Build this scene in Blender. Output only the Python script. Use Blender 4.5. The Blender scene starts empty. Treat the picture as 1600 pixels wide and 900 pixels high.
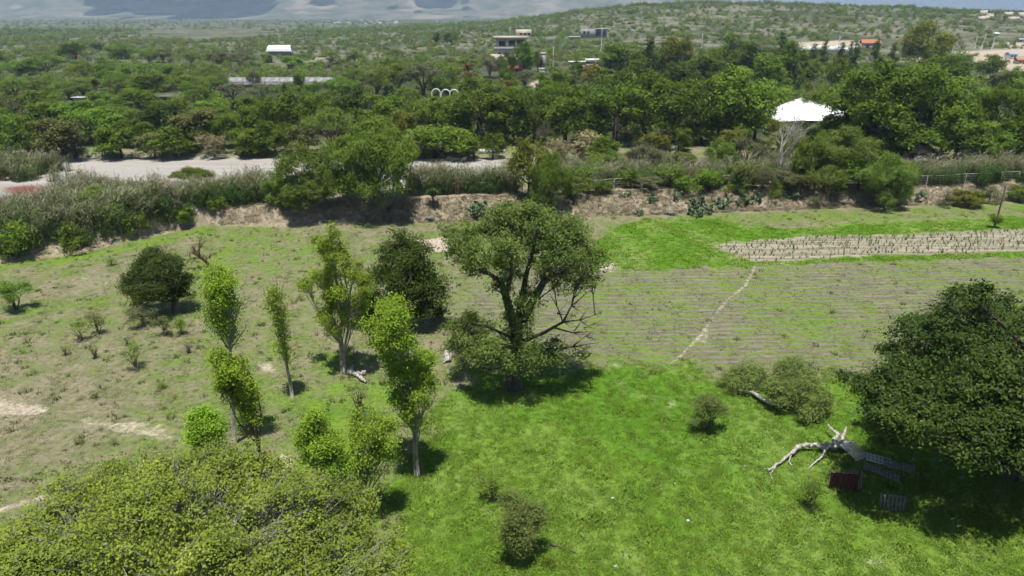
import bpy, math, numpy as np
from math import radians, sin, cos, pi

# ------------------------------------------------------------------ camera, sky, sun, exposure
scene = bpy.context.scene
COL = scene.collection
PITCH = radians(20.5); CAM_Z = 30.0; FPX = 1142.0
CP, SP = cos(PITCH), sin(PITCH)
cam_data = bpy.data.cameras.new('camera')
cam_data.sensor_width = 36.0
cam_data.lens = 36.0 * FPX / 1600.0
cam_data.clip_start = 0.5; cam_data.clip_end = 90000.0
cam = bpy.data.objects.new('camera', cam_data); COL.objects.link(cam)
cam.location = (0, 0, CAM_Z); cam.rotation_euler = (pi / 2 - PITCH, 0, 0)
scene.camera = cam

SUN_ELEV, SUN_AZ = radians(77), radians(185)      # azimuth clockwise from +Y: the sun stands high behind the camera
sdir = np.array([sin(SUN_AZ) * cos(SUN_ELEV), cos(SUN_AZ) * cos(SUN_ELEV), sin(SUN_ELEV)])
world = bpy.data.worlds.new('World'); scene.world = world; world.use_nodes = True
wt = world.node_tree; wt.nodes.clear()
sky = wt.nodes.new('ShaderNodeTexSky'); sky.sky_type = 'NISHITA'; sky.sun_disc = False
sky.sun_elevation = SUN_ELEV; sky.sun_rotation = SUN_AZ
sky.air_density = 1.0; sky.dust_density = 1.5; sky.ozone_density = 1.0; sky.altitude = 1900
bg = wt.nodes.new('ShaderNodeBackground'); bg.inputs['Strength'].default_value = 0.072
wo = wt.nodes.new('ShaderNodeOutputWorld')
wt.links.new(sky.outputs[0], bg.inputs[0]); wt.links.new(bg.outputs[0], wo.inputs[0])
sl = bpy.data.lights.new('sun', 'SUN'); sl.energy = 4.8; sl.angle = radians(0.5); sl.color = (1.0, 0.965, 0.9)
sun = bpy.data.objects.new('sun', sl); COL.objects.link(sun)
sun.rotation_euler = (pi / 2 - SUN_ELEV, 0, pi - SUN_AZ)
scene.view_settings.view_transform = 'Standard'; scene.view_settings.look = 'None'
scene.view_settings.gamma = 1.0; scene.view_settings.exposure = 0.44
scene.view_settings.use_curve_mapping = False
cy = scene.cycles
cy.max_bounces = 4; cy.diffuse_bounces = 2; cy.glossy_bounces = 1; cy.transmission_bounces = 3
cy.transparent_max_bounces = 4; cy.use_light_tree = False; cy.use_adaptive_sampling = True; cy.adaptive_threshold = 0.04; cy.volume_bounces = 0; cy.use_denoising = True; cy.denoiser = 'OPENIMAGEDENOISE'; cy.denoising_input_passes = 'RGB_ALBEDO_NORMAL'; cy.denoising_prefilter = 'FAST'
cy.caustics_reflective = False; cy.caustics_refractive = False

# ------------------------------------------------------------------ surveying helpers (photo pixel -> place on the land)
def ray(px, py):
    u = (px - 800) / FPX; v = (450 - py) / FPX
    return np.array([u, CP + v * SP, -SP + v * CP])

def smooth(t):
    t = np.clip(t, 0, 1); return t * t * (3 - 2 * t)

def plane_hit(px, py, z=0.0):
    d = ray(px, py); t = (z - CAM_Z) / d[2]; return d * t + np.array([0, 0, CAM_Z])

_r = np.random.default_rng(5)
_W = [(a, p, f) for a, p, f in zip(_r.uniform(0, 2 * pi, 24), _r.uniform(0, 2 * pi, 24), np.tile(np.array([1, 1.7, 2.9, 4.3]), 6))]
def wavy(x, y, wl, k=0):
    """smooth rolling noise, about -1..1, wavelength wl metres"""
    s = 0
    for a, p, f in _W[k:k + 8]:
        s = s + np.sin((x * cos(a) + y * sin(a)) * 2 * pi * f / wl + p) / f
    return s / 3.0

_foot = [plane_hit(*p) for p in [(-250, 470), (0, 412), (120, 396), (250, 366), (330, 351), (450, 355), (550, 351), (700, 346), (900, 341), (1100, 332), (1300, 325), (1450, 320), (1600, 312), (1900, 300)]]
_topl = [plane_hit(*p, z=2.6) for p in [(-250, 420), (0, 365), (120, 350), (250, 335), (330, 322), (450, 319), (560, 315), (660, 308), (800, 305), (900, 302), (1000, 296), (1130, 293), (1300, 290), (1450, 297), (1600, 290), (1900, 280)]]
FX, FY = [p[0] for p in _foot], [p[1] for p in _foot]
TX, TY = [p[0] for p in _topl], [p[1] for p in _topl]
RIVER_FAR = 163.0

def terrain(x, y):
    x = np.asarray(x, float); y = np.asarray(y, float)
    z = 0.10 * wavy(x, y, 22) + 0.05 * wavy(x, y, 6, 4)
    yf = np.interp(x, FX, FY); yt = np.interp(x, TX, TY)
    wob = 1.1 * wavy(x, y, 11, 3)
    bank = 2.6 * smooth((y - yf + wob * 0.6) / np.maximum(yt - yf, 3.0))
    drop = smooth((y - yt - 7) / 5.0)
    z = z + bank - 2.5 * drop
    z = np.where(drop > 0, z - 0.06 * drop, z)
    z = z + smooth((y - RIVER_FAR + 1.5 * wavy(x, y, 40, 7)) / 4.0) * 1.0
    far = smooth((y - 240) / 300.0)
    z = z + far * (1.4 * wavy(x, y, 420, 2) + 0.8)
    # knoll that carries the houses
    z = z + 5.0 * np.exp(-((x - 20) / 70.0) ** 2 - ((y - 420) / 90.0) ** 2)
    # scrub hill on the right
    crest = np.interp(x, [-420, -250, -50, 0, 100, 200, 300, 450, 600, 700, 800, 1000, 1500], [0, 3, 13, 18, 31, 42, 45, 42, 37, 31, 25, 16, 8])
    prof = smooth((y - 430) / 760.0) * (1 - 0.8 * smooth((y - 1250) / 800.0))
    z = z + crest * prof * (1 + 0.06 * wavy(x, y, 160, 9))
    # second ridge behind it
    z = z + 38 * np.exp(-((x - 1450) / 650.0) ** 2) * smooth((y - 1700) / 500.0) * (1 - smooth((y - 2500) / 900.0))
    return z

_T = np.concatenate([np.geomspace(20, 400, 2500), np.geomspace(401, 9000, 2500)])
def G(px, py):
    """the point of the land seen at a pixel"""
    d = ray(px, py); P = d[None, :] * _T[:, None]; P[:, 2] += CAM_Z
    g = P[:, 2] - terrain(P[:, 0], P[:, 1])
    i = np.argmax(g < 0)
    if i == 0: i = len(_T) - 1
    f = g[i - 1] / (g[i - 1] - g[i] + 1e-9)
    p = P[i - 1] + f * (P[i] - P[i - 1])
    return p

def at_y(px, py, Y):
    d = ray(px, py); t = Y / d[1]; return d * t + np.array([0, 0, CAM_Z])

def top_z(Y, py):
    v = (450 - py) / FPX
    return CAM_Z + Y * (v * CP - SP) / (CP + v * SP)

def mpp(p):
    """metres for one photo pixel at a point"""
    return (p[1] * CP - (p[2] - CAM_Z) * SP) / FPX

def on_land(x, y, dz=0.0):
    return np.array([x, y, float(terrain(x, y)) + dz])

# ------------------------------------------------------------------ object helpers
def mesh_from(name, V, Q, mats=(), midx=None, attrs=None, smooth_faces=False):
    V = np.asarray(V, np.float32).reshape(-1, 3); Q = np.asarray(Q, np.int32)
    me = bpy.data.meshes.new(name)
    me.vertices.add(len(V)); me.vertices.foreach_set('co', V.ravel())
    k = Q.shape[1]
    me.loops.add(Q.size); me.loops.foreach_set('vertex_index', Q.ravel())
    me.polygons.add(len(Q)); me.polygons.foreach_set('loop_start', np.arange(0, Q.size, k, dtype=np.int32))
    for m in mats: me.materials.append(m)
    if midx is not None: me.polygons.foreach_set('material_index', np.asarray(midx, np.int32))
    if smooth_faces: me.polygons.foreach_set('use_smooth', np.ones(len(Q), bool))
    for an, (dom, typ, arr) in (attrs or {}).items():
        a = me.attributes.new(an, typ, dom)
        a.data.foreach_set('color' if typ == 'FLOAT_COLOR' else 'value', np.asarray(arr).ravel())
    me.update(calc_edges=True)
    return me

def link(name, data, parent=None, loc=None):
    o = bpy.data.objects.new(name, data); COL.objects.link(o)
    if parent is not None: o.parent = parent
    if loc is not None: o.location = [float(v) for v in loc]
    return o

def tag(o, label=None, cat=None, group=None, kind=None):
    if label: o['label'] = label
    if cat: o['category'] = cat
    if group: o['group'] = group
    if kind: o['kind'] = kind
    return o

def thing(name, label, cat, loc, rz=0.0, group=None, scale=1.0):
    o = link(name, None, None, loc); o.empty_display_size = 0.3
    o.rotation_euler = (0, 0, rz); o.scale = (scale,) * 3
    return tag(o, label, cat, group)

class MB:
    """collects boxes, quads and tubes for one mesh"""
    def __init__(s): s.V = []; s.Q = []; s.n = 0
    def add(s, V, Q):
        V = np.asarray(V, float).reshape(-1, 3); s.V.append(V); s.Q.append(np.asarray(Q, int) + s.n); s.n += len(V); return s
    def box(s, x0, x1, y0, y1, z0, z1):
        V = [(x, y, z) for z in (z0, z1) for y in (y0, y1) for x in (x0, x1)]
        return s.add(V, [(0, 2, 3, 1), (4, 5, 7, 6), (0, 1, 5, 4), (2, 6, 7, 3), (0, 4, 6, 2), (1, 3, 7, 5)])
    def beam(s, a, b, w, h):
        a = np.array(a, float); b = np.array(b, float); d = b - a; d /= np.linalg.norm(d)
        up = np.array([0, 0, 1.0]) if abs(d[2]) < .95 else np.array([0, 1.0, 0])
        r = np.cross(d, up); r /= np.linalg.norm(r); u = np.cross(r, d)
        V = [p + r * w / 2 * i + u * h / 2 * j for p in (a, b) for j in (-1, 1) for i in (-1, 1)]
        return s.add(V, [(0, 2, 3, 1), (4, 5, 7, 6), (0, 1, 5, 4), (2, 6, 7, 3), (0, 4, 6, 2), (1, 3, 7, 5)])
    def tube(s, pts, rad, k=6, cap=True):
        P = np.asarray(pts, float); n = len(P); R = np.broadcast_to(np.asarray(rad, float), (n,))
        T = np.gradient(P, axis=0); T /= np.linalg.norm(T, axis=1)[:, None] + 1e-9
        ref = np.array([0.31, 0.95, 0.05]) if abs(T[0][1]) < .8 else np.array([1.0, 0.1, 0.1])
        A = np.cross(T, ref); A /= np.linalg.norm(A, axis=1)[:, None] + 1e-9; B = np.cross(T, A)
        an = np.arange(k) * 2 * pi / k
        V = (P[:, None, :] + R[:, None, None] * (np.cos(an)[None, :, None] * A[:, None, :] + np.sin(an)[None, :, None] * B[:, None, :])).reshape(-1, 3)
        i = np.arange(n - 1)[:, None] * k; j = np.arange(k)[None, :]; j2 = (j + 1) % k
        Q = np.stack([i + j, i + j2, i + k + j2, i + k + j], -1).reshape(-1, 4)
        s.add(V, Q)
        if cap and k in (4, 6, 8):
            for base in (0, (n - 1) * k):
                ring = [base + s.n - n * k + q for q in range(k)]
                for q in range(1, k - 2, 2): s.Q.append(np.array([[ring[0], ring[q], ring[q + 1], ring[q + 2]]]))
        return s
    def mesh(s, name, mat, sm=False):
        return mesh_from(name, np.concatenate(s.V), np.concatenate(s.Q), [mat] if mat else [], smooth_faces=sm)
    def build(s, name, mat, parent=None, sm=False, loc=None):
        return link(name, s.mesh(name, mat, sm), parent, loc)

# ------------------------------------------------------------------ materials
def new_mat(name):
    m = bpy.data.materials.new(name); m.use_nodes = True; nt = m.node_tree; nt.nodes.clear()
    out = nt.nodes.new('ShaderNodeOutputMaterial'); return m, nt, out
def N(nt, t, **kw):
    n = nt.nodes.new(t)
    for k, v in kw.items():
        if k.startswith('i_'): n.inputs[k[2:].replace('_', ' ')].default_value = v
        else: setattr(n, k, v)
    return n
def L(nt, a, b): nt.links.new(a, b)
def rgb(c): return (c[0], c[1], c[2], 1.0)

def mixc(nt, fac, a, b, blend='MIX'):
    m = N(nt, 'ShaderNodeMix', data_type='RGBA', blend_type=blend)
    for s, v in ((m.inputs[0], fac), (m.inputs[6], a), (m.inputs[7], b)):
        if isinstance(v, bpy.types.NodeSocket): L(nt, v, s)
        elif isinstance(v, (int, float)): s.default_value = v
        else: s.default_value = rgb(v)
    return m.outputs[2]
def mathn(nt, op, a, b=0.0, c=None, clamp=False):
    m = N(nt, 'ShaderNodeMath', operation=op, use_clamp=clamp)
    for s, v in zip(m.inputs, (a, b, c)):
        if v is None: continue
        if isinstance(v, bpy.types.NodeSocket): L(nt, v, s)
        else: s.default_value = v
    return m.outputs[0]
def noise(nt, vec, scale, detail=3.0, rough=0.55):
    n = N(nt, 'ShaderNodeTexNoise'); n.inputs['Scale'].default_value = scale; n.inputs['Detail'].default_value = detail
    n.inputs['Roughness'].default_value = rough
    if vec is not None: L(nt, vec, n.inputs['Vector'])
    return n.outputs['Fac']
def step(nt, x, lo, hi):
    m = N(nt, 'ShaderNodeMapRange', interpolation_type='SMOOTHSTEP'); m.inputs['From Min'].default_value = lo; m.inputs['From Max'].default_value = hi
    L(nt, x, m.inputs['Value']); return m.outputs['Result']

def leaf_mat(name, dark, light, odd=None, trans=0.3, rough=0.55, hue_var=0.012):
    m, nt, out = new_mat(name)
    at = N(nt, 'ShaderNodeAttribute', attribute_name='tint'); oi = N(nt, 'ShaderNodeObjectInfo')
    c = mixc(nt, at.outputs['Fac'], dark, light)
    if odd is not None:
        c = mixc(nt, step(nt, at.outputs['Fac'], 0.86, 1.0), c, odd)
    hs = N(nt, 'ShaderNodeHueSaturation')
    h = mathn(nt, 'MULTIPLY_ADD', oi.outputs['Random'], hue_var * 2, 0.5 - hue_var); L(nt, h, hs.inputs['Hue'])
    v = mathn(nt, 'MULTIPLY_ADD', oi.outputs['Random'], 0.40, 0.82); L(nt, v, hs.inputs['Value'])
    L(nt, c, hs.inputs['Color'])
    p = N(nt, 'ShaderNodeBsdfPrincipled'); p.inputs['Roughness'].default_value = rough; p.inputs['Specular IOR Level'].default_value = 0.10
    L(nt, hs.outputs[0], p.inputs['Base Color'])
    t = N(nt, 'ShaderNodeBsdfTranslucent')
    tc = mixc(nt, 0.55, hs.outputs[0], (0.9, 1.0, 0.25), 'MULTIPLY'); L(nt, tc, t.inputs['Color'])
    mx = N(nt, 'ShaderNodeMixShader'); mx.inputs[0].default_value = trans
    L(nt, p.outputs[0], mx.inputs[1]); L(nt, t.outputs[0], mx.inputs[2]); L(nt, mx.outputs[0], out.inputs[0])
    return m

def bark_mat(name, a, b, scale=3.0):
    m, nt, out = new_mat(name)
    tc = N(nt, 'ShaderNodeTexCoord'); mp = N(nt, 'ShaderNodeMapping'); mp.inputs['Scale'].default_value = (1, 1, 0.3); L(nt, tc.outputs['Object'], mp.inputs[0])
    f = step(nt, noise(nt, mp.outputs[0], scale, 5, 0.65), 0.3, 0.7)
    c = mixc(nt, f, a, b)
    p = N(nt, 'ShaderNodeBsdfPrincipled'); p.inputs['Roughness'].default_value = 0.85; p.inputs['Specular IOR Level'].default_value = 0.2
    L(nt, c, p.inputs['Base Color'])
    bu = N(nt, 'ShaderNodeBump'); bu.inputs['Strength'].default_value = 0.6; bu.inputs['Distance'].default_value = 0.05
    L(nt, f, bu.inputs['Height']); L(nt, bu.outputs[0], p.inputs['Normal'])
    L(nt, p.outputs[0], out.inputs[0]); return m

def plain_mat(name, col, rough=0.7, var=0.25, scale=1.5, spec=0.3, metal=0.0):
    m, nt, out = new_mat(name)
    tc = N(nt, 'ShaderNodeTexCoord')
    f = noise(nt, tc.outputs['Object'], scale, 5, 0.6)
    c = mixc(nt, step(nt, f, 0.3, 0.75), col, tuple(v * (1 - var) for v in col))
    p = N(nt, 'ShaderNodeBsdfPrincipled'); p.inputs['Roughness'].default_value = rough; p.inputs['Specular IOR Level'].default_value = spec
    p.inputs['Metallic'].default_value = metal
    L(nt, c, p.inputs['Base Color']); L(nt, p.outputs[0], out.inputs[0]); return m
# ------------------------------------------------------------------ the land: one sheet out to the horizon
def wpoly(pts): return np.array([G(*p)[:2] for p in pts])
def sdist(X, Y, poly):
    """signed distance to a polygon on the land (positive inside)"""
    x = X.ravel(); y = Y.ravel(); best = np.full(x.shape, 1e9); ins = np.zeros(x.shape, bool)
    for (ax, ay), (bx, by) in zip(poly, np.roll(poly, -1, 0)):
        dx, dy = bx - ax, by - ay
        t = np.clip(((x - ax) * dx + (y - ay) * dy) / (dx * dx + dy * dy + 1e-9), 0, 1)
        best = np.minimum(best, np.hypot(x - ax - t * dx, y - ay - t * dy))
        c = ((ay > y) != (by > y)) & (x < (bx - ax) * (y - ay) / (by - ay + 1e-12) + ax); ins ^= c
    return np.where(ins, best, -best).reshape(X.shape)
def ldist(X, Y, pts):
    best = np.full(X.shape, 1e9)
    for (ax, ay), (bx, by) in zip(pts[:-1], pts[1:]):
        dx, dy = bx - ax, by - ay
        t = np.clip(((X - ax) * dx + (Y - ay) * dy) / (dx * dx + dy * dy + 1e-9), 0, 1)
        best = np.minimum(best, np.hypot(X - ax - t * dx, Y - ay - t * dy))
    return best

LUSH = wpoly([(560, 1100), (592, 830), (600, 745), (640, 690), (690, 610), (735, 578), (830, 572), (930, 566), (1000, 566), (1070, 572), (1130, 585), (1230, 592), (1330, 585), (1420, 590), (1600, 605), (1900, 640), (1900, 1100)])
LUSH_CORE = wpoly([(700, 625), (760, 585), (900, 575), (1010, 572), (1080, 590), (1300, 615), (1600, 660), (1600, 760), (1300, 780), (1050, 730), (930, 690), (800, 665)])
CROP = wpoly([(905, 395), (940, 372), (968, 352), (1010, 341), (1060, 338), (1130, 345), (1230, 358), (1330, 349), (1600, 336), (1800, 326), (1800, 398), (1600, 402), (1400, 408), (1180, 416), (1000, 424), (935, 424)])
PLOT = wpoly([(1108, 383), (1180, 376), (1250, 369), (1400, 367), (1600, 358), (1800, 350), (1800, 386), (1600, 393), (1380, 399), (1185, 410), (1150, 400)])
MIDGREEN = wpoly([(380, 1100), (400, 800), (430, 690), (450, 610), (560, 570), (640, 590), (660, 700), (640, 1100)])
POPLAR_GREEN = wpoly([(470, 590), (480, 550), (540, 530), (600, 560), (560, 600)])
FIELD = wpoly([(690, 520), (760, 420), (900, 425), (1180, 418), (1600, 404), (1900, 396), (1900, 640), (1600, 600), (1350, 585), (1100, 580), (900, 562), (800, 555)])
UPPER = wpoly([(330, 365), (560, 355), (900, 346), (1000, 341), (940, 385), (900, 420), (700, 420), (500, 440), (350, 430)])
LEFTSTRIP = wpoly([(-100, 440), (0, 412), (120, 397), (250, 368), (330, 352), (340, 362), (250, 384), (120, 410), (0, 425), (-100, 470)])
BARE = [(wpoly(p), s) for p, s in [
    ([(-30, 612), (40, 622), (85, 640), (60, 655), (-30, 650)], .66), ([(95, 660), (140, 650), (235, 655), (285, 675), (290, 700), (230, 690), (130, 672)], .55),
    ([(400, 565), (425, 565), (430, 582), (402, 584)], 1.0), ([(418, 712), (460, 708), (465, 735), (425, 742)], 1.0),
    ([(935, 412), (965, 410), (968, 422), (940, 425)], 1.0), ([(650, 375), (700, 370), (705, 392), (660, 395)], .9),
    ([(380, 385), (470, 380), (480, 470), (430, 480)], .25), ([(690, 545), (720, 545), (720, 570), (690, 570)], .5), ([(935, 568), (985, 566), (985, 572), (940, 575)], .6),
    ([(1040, 625), (1062, 620), (1060, 645), (1035, 645)], .55), ([(60, 440), (150, 425), (220, 440), (140, 455)], .4), ([(1340, 870), (1370, 865), (1385, 885), (1350, 890)], .55), ([(955, 850), (1020, 850), (1030, 885), (960, 890)], .4)]]
GREENP = [(wpoly(p), s) for p, s in [([(80, 424), (110, 418), (145, 424), (130, 434), (90, 434)], .9), ([(0, 790), (120, 755), (200, 700), (240, 690), (200, 740), (120, 800), (0, 830)], .45),
    ([(180, 430), (320, 440), (330, 480), (190, 470)], .3), ([(0, 470), (180, 455), (190, 480), (0, 500)], .35), ([(1150, 470), (1300, 465), (1340, 530), (1180, 540)], .3)]]
TRAIL = [G(*p)[:2] for p in [(1180, 417), (1165, 445), (1135, 470), (1110, 500), (1098, 520), (1080, 540), (1060, 560), (1035, 582), (1010, 605)]]
TRAIL2 = [G(*p)[:2] for p in [(1103, 515), (1100, 535)]]
TRACK = [G(*p)[:2] for p in [(-60, 812), (0, 797), (60, 780), (130, 762)]]
FARBARE = [(wpoly(p), s) for p, s in [([(1430, 88), (1500, 72), (1600, 58), (1700, 55), (1700, 108), (1600, 112), (1540, 135), (1500, 130)], .8), ([(1225, 66), (1340, 62), (1345, 78), (1230, 82)], .9),
    ([(822, 134), (850, 118), (858, 124), (832, 146)], 1.0), ([(460, 88), (520, 80), (520, 95), (470, 105)], .7), ([(120, 48), (400, 46), (400, 62), (120, 60)], .35), ([(0, 158), (40, 158), (35, 170), (0, 172)], .6), ([(170, 148), (250, 145), (250, 152), (175, 155)], .8)]]
RED = wpoly([(5, 293), (40, 290), (75, 292), (70, 304), (20, 304)])

def grow_axis(a, n, far): return list(a + (far - a) * (np.linspace(0, 1, n + 1)[1:] ** 3.0))
xs = np.array(sorted([-v for v in grow_axis(95, 34, 7000)]) + list(np.arange(-95, 95.01, 0.48)) + grow_axis(95, 34, 7000))
ys = np.array([-300, -120, -60, -20, 0, 12, 20, 25] + list(np.arange(28, 128, 0.42)) + list(np.arange(128, 176, 0.9)) + list(np.geomspace(176, 9000, 120)))
GX, GY = np.meshgrid(xs, ys); GZ = terrain(GX, GY)
def soft(d, w): return smooth(d / (2 * w) + 0.5)
yf = np.interp(GX, FX, FY); yt = np.interp(GX, TX, TY)
n1 = wavy(GX, GY, 9, 1); n2 = wavy(GX, GY, 30, 6)
lush = soft(sdist(GX, GY, LUSH) + 3.0 * n1, 3.2)
lush_core = soft(sdist(GX, GY, LUSH_CORE) + 2 * n1, 3.0)
n3 = wavy(GX, GY, 3.2, 10)
crop = soft(sdist(GX, GY, CROP) + .9 * n1 + .6 * n3, 1.2)
plot = soft(sdist(GX, GY, PLOT) + .4 * n1 + .5 * n3, 0.6)
green = 0.48 - 0.05 * soft(GX + 6, 8) + 0.12 * n2 + 0.0 * GX
green = np.maximum(green, 0.80 * soft(sdist(GX, GY, MIDGREEN) + 2 * n1, 3.5))
green = np.maximum(green, 0.72 * soft(sdist(GX, GY, POPLAR_GREEN) + n1, 2))
green = np.maximum(green, 0.52 * soft(sdist(GX, GY, UPPER) + 2 * n1, 3))
green = np.maximum(green, 0.78 * soft(sdist(GX, GY, LEFTSTRIP) + n1, 1.5))
green = green - 0.09 * soft(sdist(GX, GY, wpoly([(-150, 560), (60, 585), (250, 590), (310, 660), (280, 720), (120, 735), (-150, 720)])) + 2 * n1, 4)
for p, s in GREENP: green = np.maximum(green, soft(sdist(GX, GY, p) + n1, 2) * (0.45 + 0.4 * s))
green = np.maximum(green, 0.6 * soft((yf - 1 - GY), 1.5) * soft(GY - (yf - 9), 2) * (GX > 30))
green = np.maximum(green, 0.95 * lush); green = np.maximum(green, crop)
field = soft(sdist(GX, GY, FIELD) + n1, 2.5)
bare = np.zeros_like(GX)
for p, s in BARE: bare = np.maximum(bare, soft(sdist(GX, GY, p) + .6 * n1, 1.0) * s)
for p, s in FARBARE: bare = np.maximum(bare, soft(sdist(GX, GY, p) + 3 * n1, 6.0) * s)
tr = np.maximum(np.exp(-(ldist(GX, GY, TRAIL) / 0.29) ** 2) * 0.70, np.exp(-(ldist(GX, GY, TRACK) / 0.5) ** 2) * 0.7)
tr = np.maximum(tr, np.exp(-(ldist(GX, GY, TRAIL2) / 0.55) ** 2) * 0.6)
bare = np.maximum(bare, tr * np.where(lush > .4, .45, 1))
bankm = soft(GY - yf + 1.0 * n1, 1.0) * (1 - soft(GY - yt - 5.0, 1.5))
sand = soft(GY - yt - 9.5, 1.5) * (1 - soft(GY - RIVER_FAR - 0.5, 2.0))
sand = sand * (1 - soft(GX - 2 + 6 * n1, 6) * soft(sdist(GX, GY, wpoly([(800, 300), (820, 240), (1700, 225), (1700, 292)])) + 4, 3))
farm = smooth((GY - 166) / 25.0)
red = soft(sdist(GX, GY, RED), 1.0)
cover = np.stack([green, bare, field, plot], -1); cover2 = np.stack([sand, bankm, np.maximum(lush_core, crop * .8), farm], -1)
cover3 = np.stack([red, crop, lush, lush * 0], -1)
ny, nx = GX.shape
ii = (np.arange(ny - 1)[:, None] * nx + np.arange(nx - 1)[None, :])
Q = np.stack([ii, ii + 1, ii + nx + 1, ii + nx], -1).reshape(-1, 4)

def ground_material():
    m, nt, out = new_mat('meadow_ground')
    tc = N(nt, 'ShaderNodeTexCoord'); O = tc.outputs['Object']
    def chan(n):
        a = N(nt, 'ShaderNodeAttribute', attribute_name=n); s = N(nt, 'ShaderNodeSeparateColor'); L(nt, a.outputs['Color'], s.inputs[0])
        return s.outputs[0], s.outputs[1], s.outputs[2], a.outputs['Alpha']
    g, b, fld, plt = chan('cover'); sd, bk, core, far = chan('cover2'); rd, crp, lsh, _ = chan('cover3')
    big = noise(nt, O, 0.07, 3); mid = noise(nt, O, 0.45, 4, 0.6); fine = noise(nt, O, 2.2, 5, 0.7); vfine = noise(nt, O, 9.0, 4, 0.7)
    mp = N(nt, 'ShaderNodeMapping'); mp.inputs['Scale'].default_value = (0.22, 2.6, 1); mp.inputs['Rotation'].default_value = (0, 0, radians(-3)); L(nt, O, mp.inputs[0])
    fur = noise(nt, mp.outputs[0], 1.0, 4, 0.65)
    mp2 = N(nt, 'ShaderNodeMapping'); mp2.inputs['Scale'].default_value = (0.05, 1.15, 1); mp2.inputs['Rotation'].default_value = (0, 0, radians(-4)); L(nt, O, mp2.inputs[0])
    rows = noise(nt, mp2.outputs[0], 1.0, 2, 0.5)
    mp4 = N(nt, 'ShaderNodeMapping'); mp4.inputs['Rotation'].default_value = (0, 0, radians(-3)); L(nt, O, mp4.inputs[0])
    wv = N(nt, 'ShaderNodeTexWave', wave_type='BANDS', bands_direction='Y'); wv.inputs['Scale'].default_value = 0.30; wv.inputs['Distortion'].default_value = 2.2; wv.inputs['Detail'].default_value = 3.0; wv.inputs['Detail Scale'].default_value = 0.6
    L(nt, mp4.outputs[0], wv.inputs['Vector']); furrow = wv.outputs['Fac']
    # dry ground: straw, grey weeds, soil
    dry = mixc(nt, step(nt, fine, 0.35, 0.65), (0.185, 0.165, 0.095), (0.275, 0.245, 0.165))
    dry = mixc(nt, step(nt, mid, 0.42, 0.66), dry, (0.15, 0.145, 0.085))
    dryf = mixc(nt, step(nt, fur, 0.4, 0.62), (0.155, 0.145, 0.105), (0.25, 0.225, 0.165))
    dryf = mixc(nt, step(nt, fur, 0.66, 0.8), dryf, (0.36, 0.33, 0.25))
    dryf = mixc(nt, mathn(nt, 'MULTIPLY', step(nt, furrow, 0.45, 0.9), 0.45), dryf, (0.105, 0.11, 0.055))
    dry = mixc(nt, fld, dry, dryf)
    # green cover
    big2 = noise(nt, O, 0.16, 4, 0.6)
    gr = mixc(nt, step(nt, fine, 0.3, 0.7), (0.100, 0.185, 0.018), (0.160, 0.262, 0.028))
    gr = mixc(nt, step(nt, big2, 0.45, 0.70), gr, (0.165, 0.25, 0.042))
    gr = mixc(nt, mathn(nt, 'SUBTRACT', 1.0, step(nt, big2, 0.32, 0.46)), gr, (0.085, 0.19, 0.014))
    gcore = mixc(nt, step(nt, fine, 0.3, 0.7), (0.062, 0.165, 0.010), (0.115, 0.245, 0.016))
    gcore = mixc(nt, step(nt, big2, 0.55, 0.72), gcore, (0.17, 0.26, 0.04))
    gr = mixc(nt, core, gr, gcore)
    dg = mixc(nt, step(nt, fine, 0.35, 0.65), (0.110, 0.145, 0.042), (0.185, 0.22, 0.078))
    # how much green at a spot
    sw = mathn(nt, 'ADD', mathn(nt, 'MULTIPLY', mathn(nt, 'SUBTRACT', mid, 0.5), 1.1), mathn(nt, 'MULTIPLY', mathn(nt, 'SUBTRACT', fine, 0.5), 0.9))
    swf = mathn(nt, 'ADD', sw, mathn(nt, 'MULTIPLY', mathn(nt, 'MULTIPLY', mathn(nt, 'SUBTRACT', fur, 0.5), 2.3), mathn(nt, 'MAXIMUM', fld, 0.35)))
    swf = mathn(nt, 'ADD', swf, mathn(nt, 'MULTIPLY', mathn(nt, 'SUBTRACT', big, 0.5), 0.7))
    swf = mathn(nt, 'ADD', swf, mathn(nt, 'MULTIPLY', mathn(nt, 'MULTIPLY', mathn(nt, 'SUBTRACT', furrow, 0.5), 0.42), fld))
    amt = mathn(nt, 'ADD', g, swf)
    c = mixc(nt, step(nt, amt, 0.26, 0.62), dry, dg)
    c = mixc(nt, step(nt, amt, 0.50, 0.92), c, gr)
    c = mixc(nt, mathn(nt, 'MULTIPLY', step(nt, mathn(nt, 'ADD', big, mathn(nt, 'MULTIPLY', fine, .4)), 0.66, 0.82), mathn(nt, 'MULTIPLY', lsh, .6)), c, (0.19, 0.265, 0.06))
    c = mixc(nt, mathn(nt, 'MULTIPLY', crp, mathn(nt, 'MULTIPLY', step(nt, mathn(nt, 'ADD', big2, mathn(nt, 'MULTIPLY', fine, .25)), .58, .74), .75)), c, (0.22, 0.265, 0.085))
    # bare soil
    soil = mixc(nt, step(nt, fine, 0.3, 0.7), (0.34, 0.28, 0.20), (0.52, 0.45, 0.36))
    pat = mathn(nt, 'MULTIPLY', step(nt, noise(nt, O, 0.13, 5, 0.7), 0.57, 0.70), mathn(nt, 'MULTIPLY', mathn(nt, 'SUBTRACT', 1.0, lsh), mathn(nt, 'SUBTRACT', 0.36, mathn(nt, 'MULTIPLY', crp, 0.36))))
    b = mathn(nt, 'MAXIMUM', b, pat)
    bf = step(nt, mathn(nt, 'ADD', b, mathn(nt, 'MULTIPLY', sw, 0.8)), 0.36, 0.80)
    c = mixc(nt, bf, c, soil)
    # young crop plot with pale furrows
    ps = mixc(nt, step(nt, rows, 0.42, 0.58), (0.215, 0.19, 0.135), (0.345, 0.305, 0.235))
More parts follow.
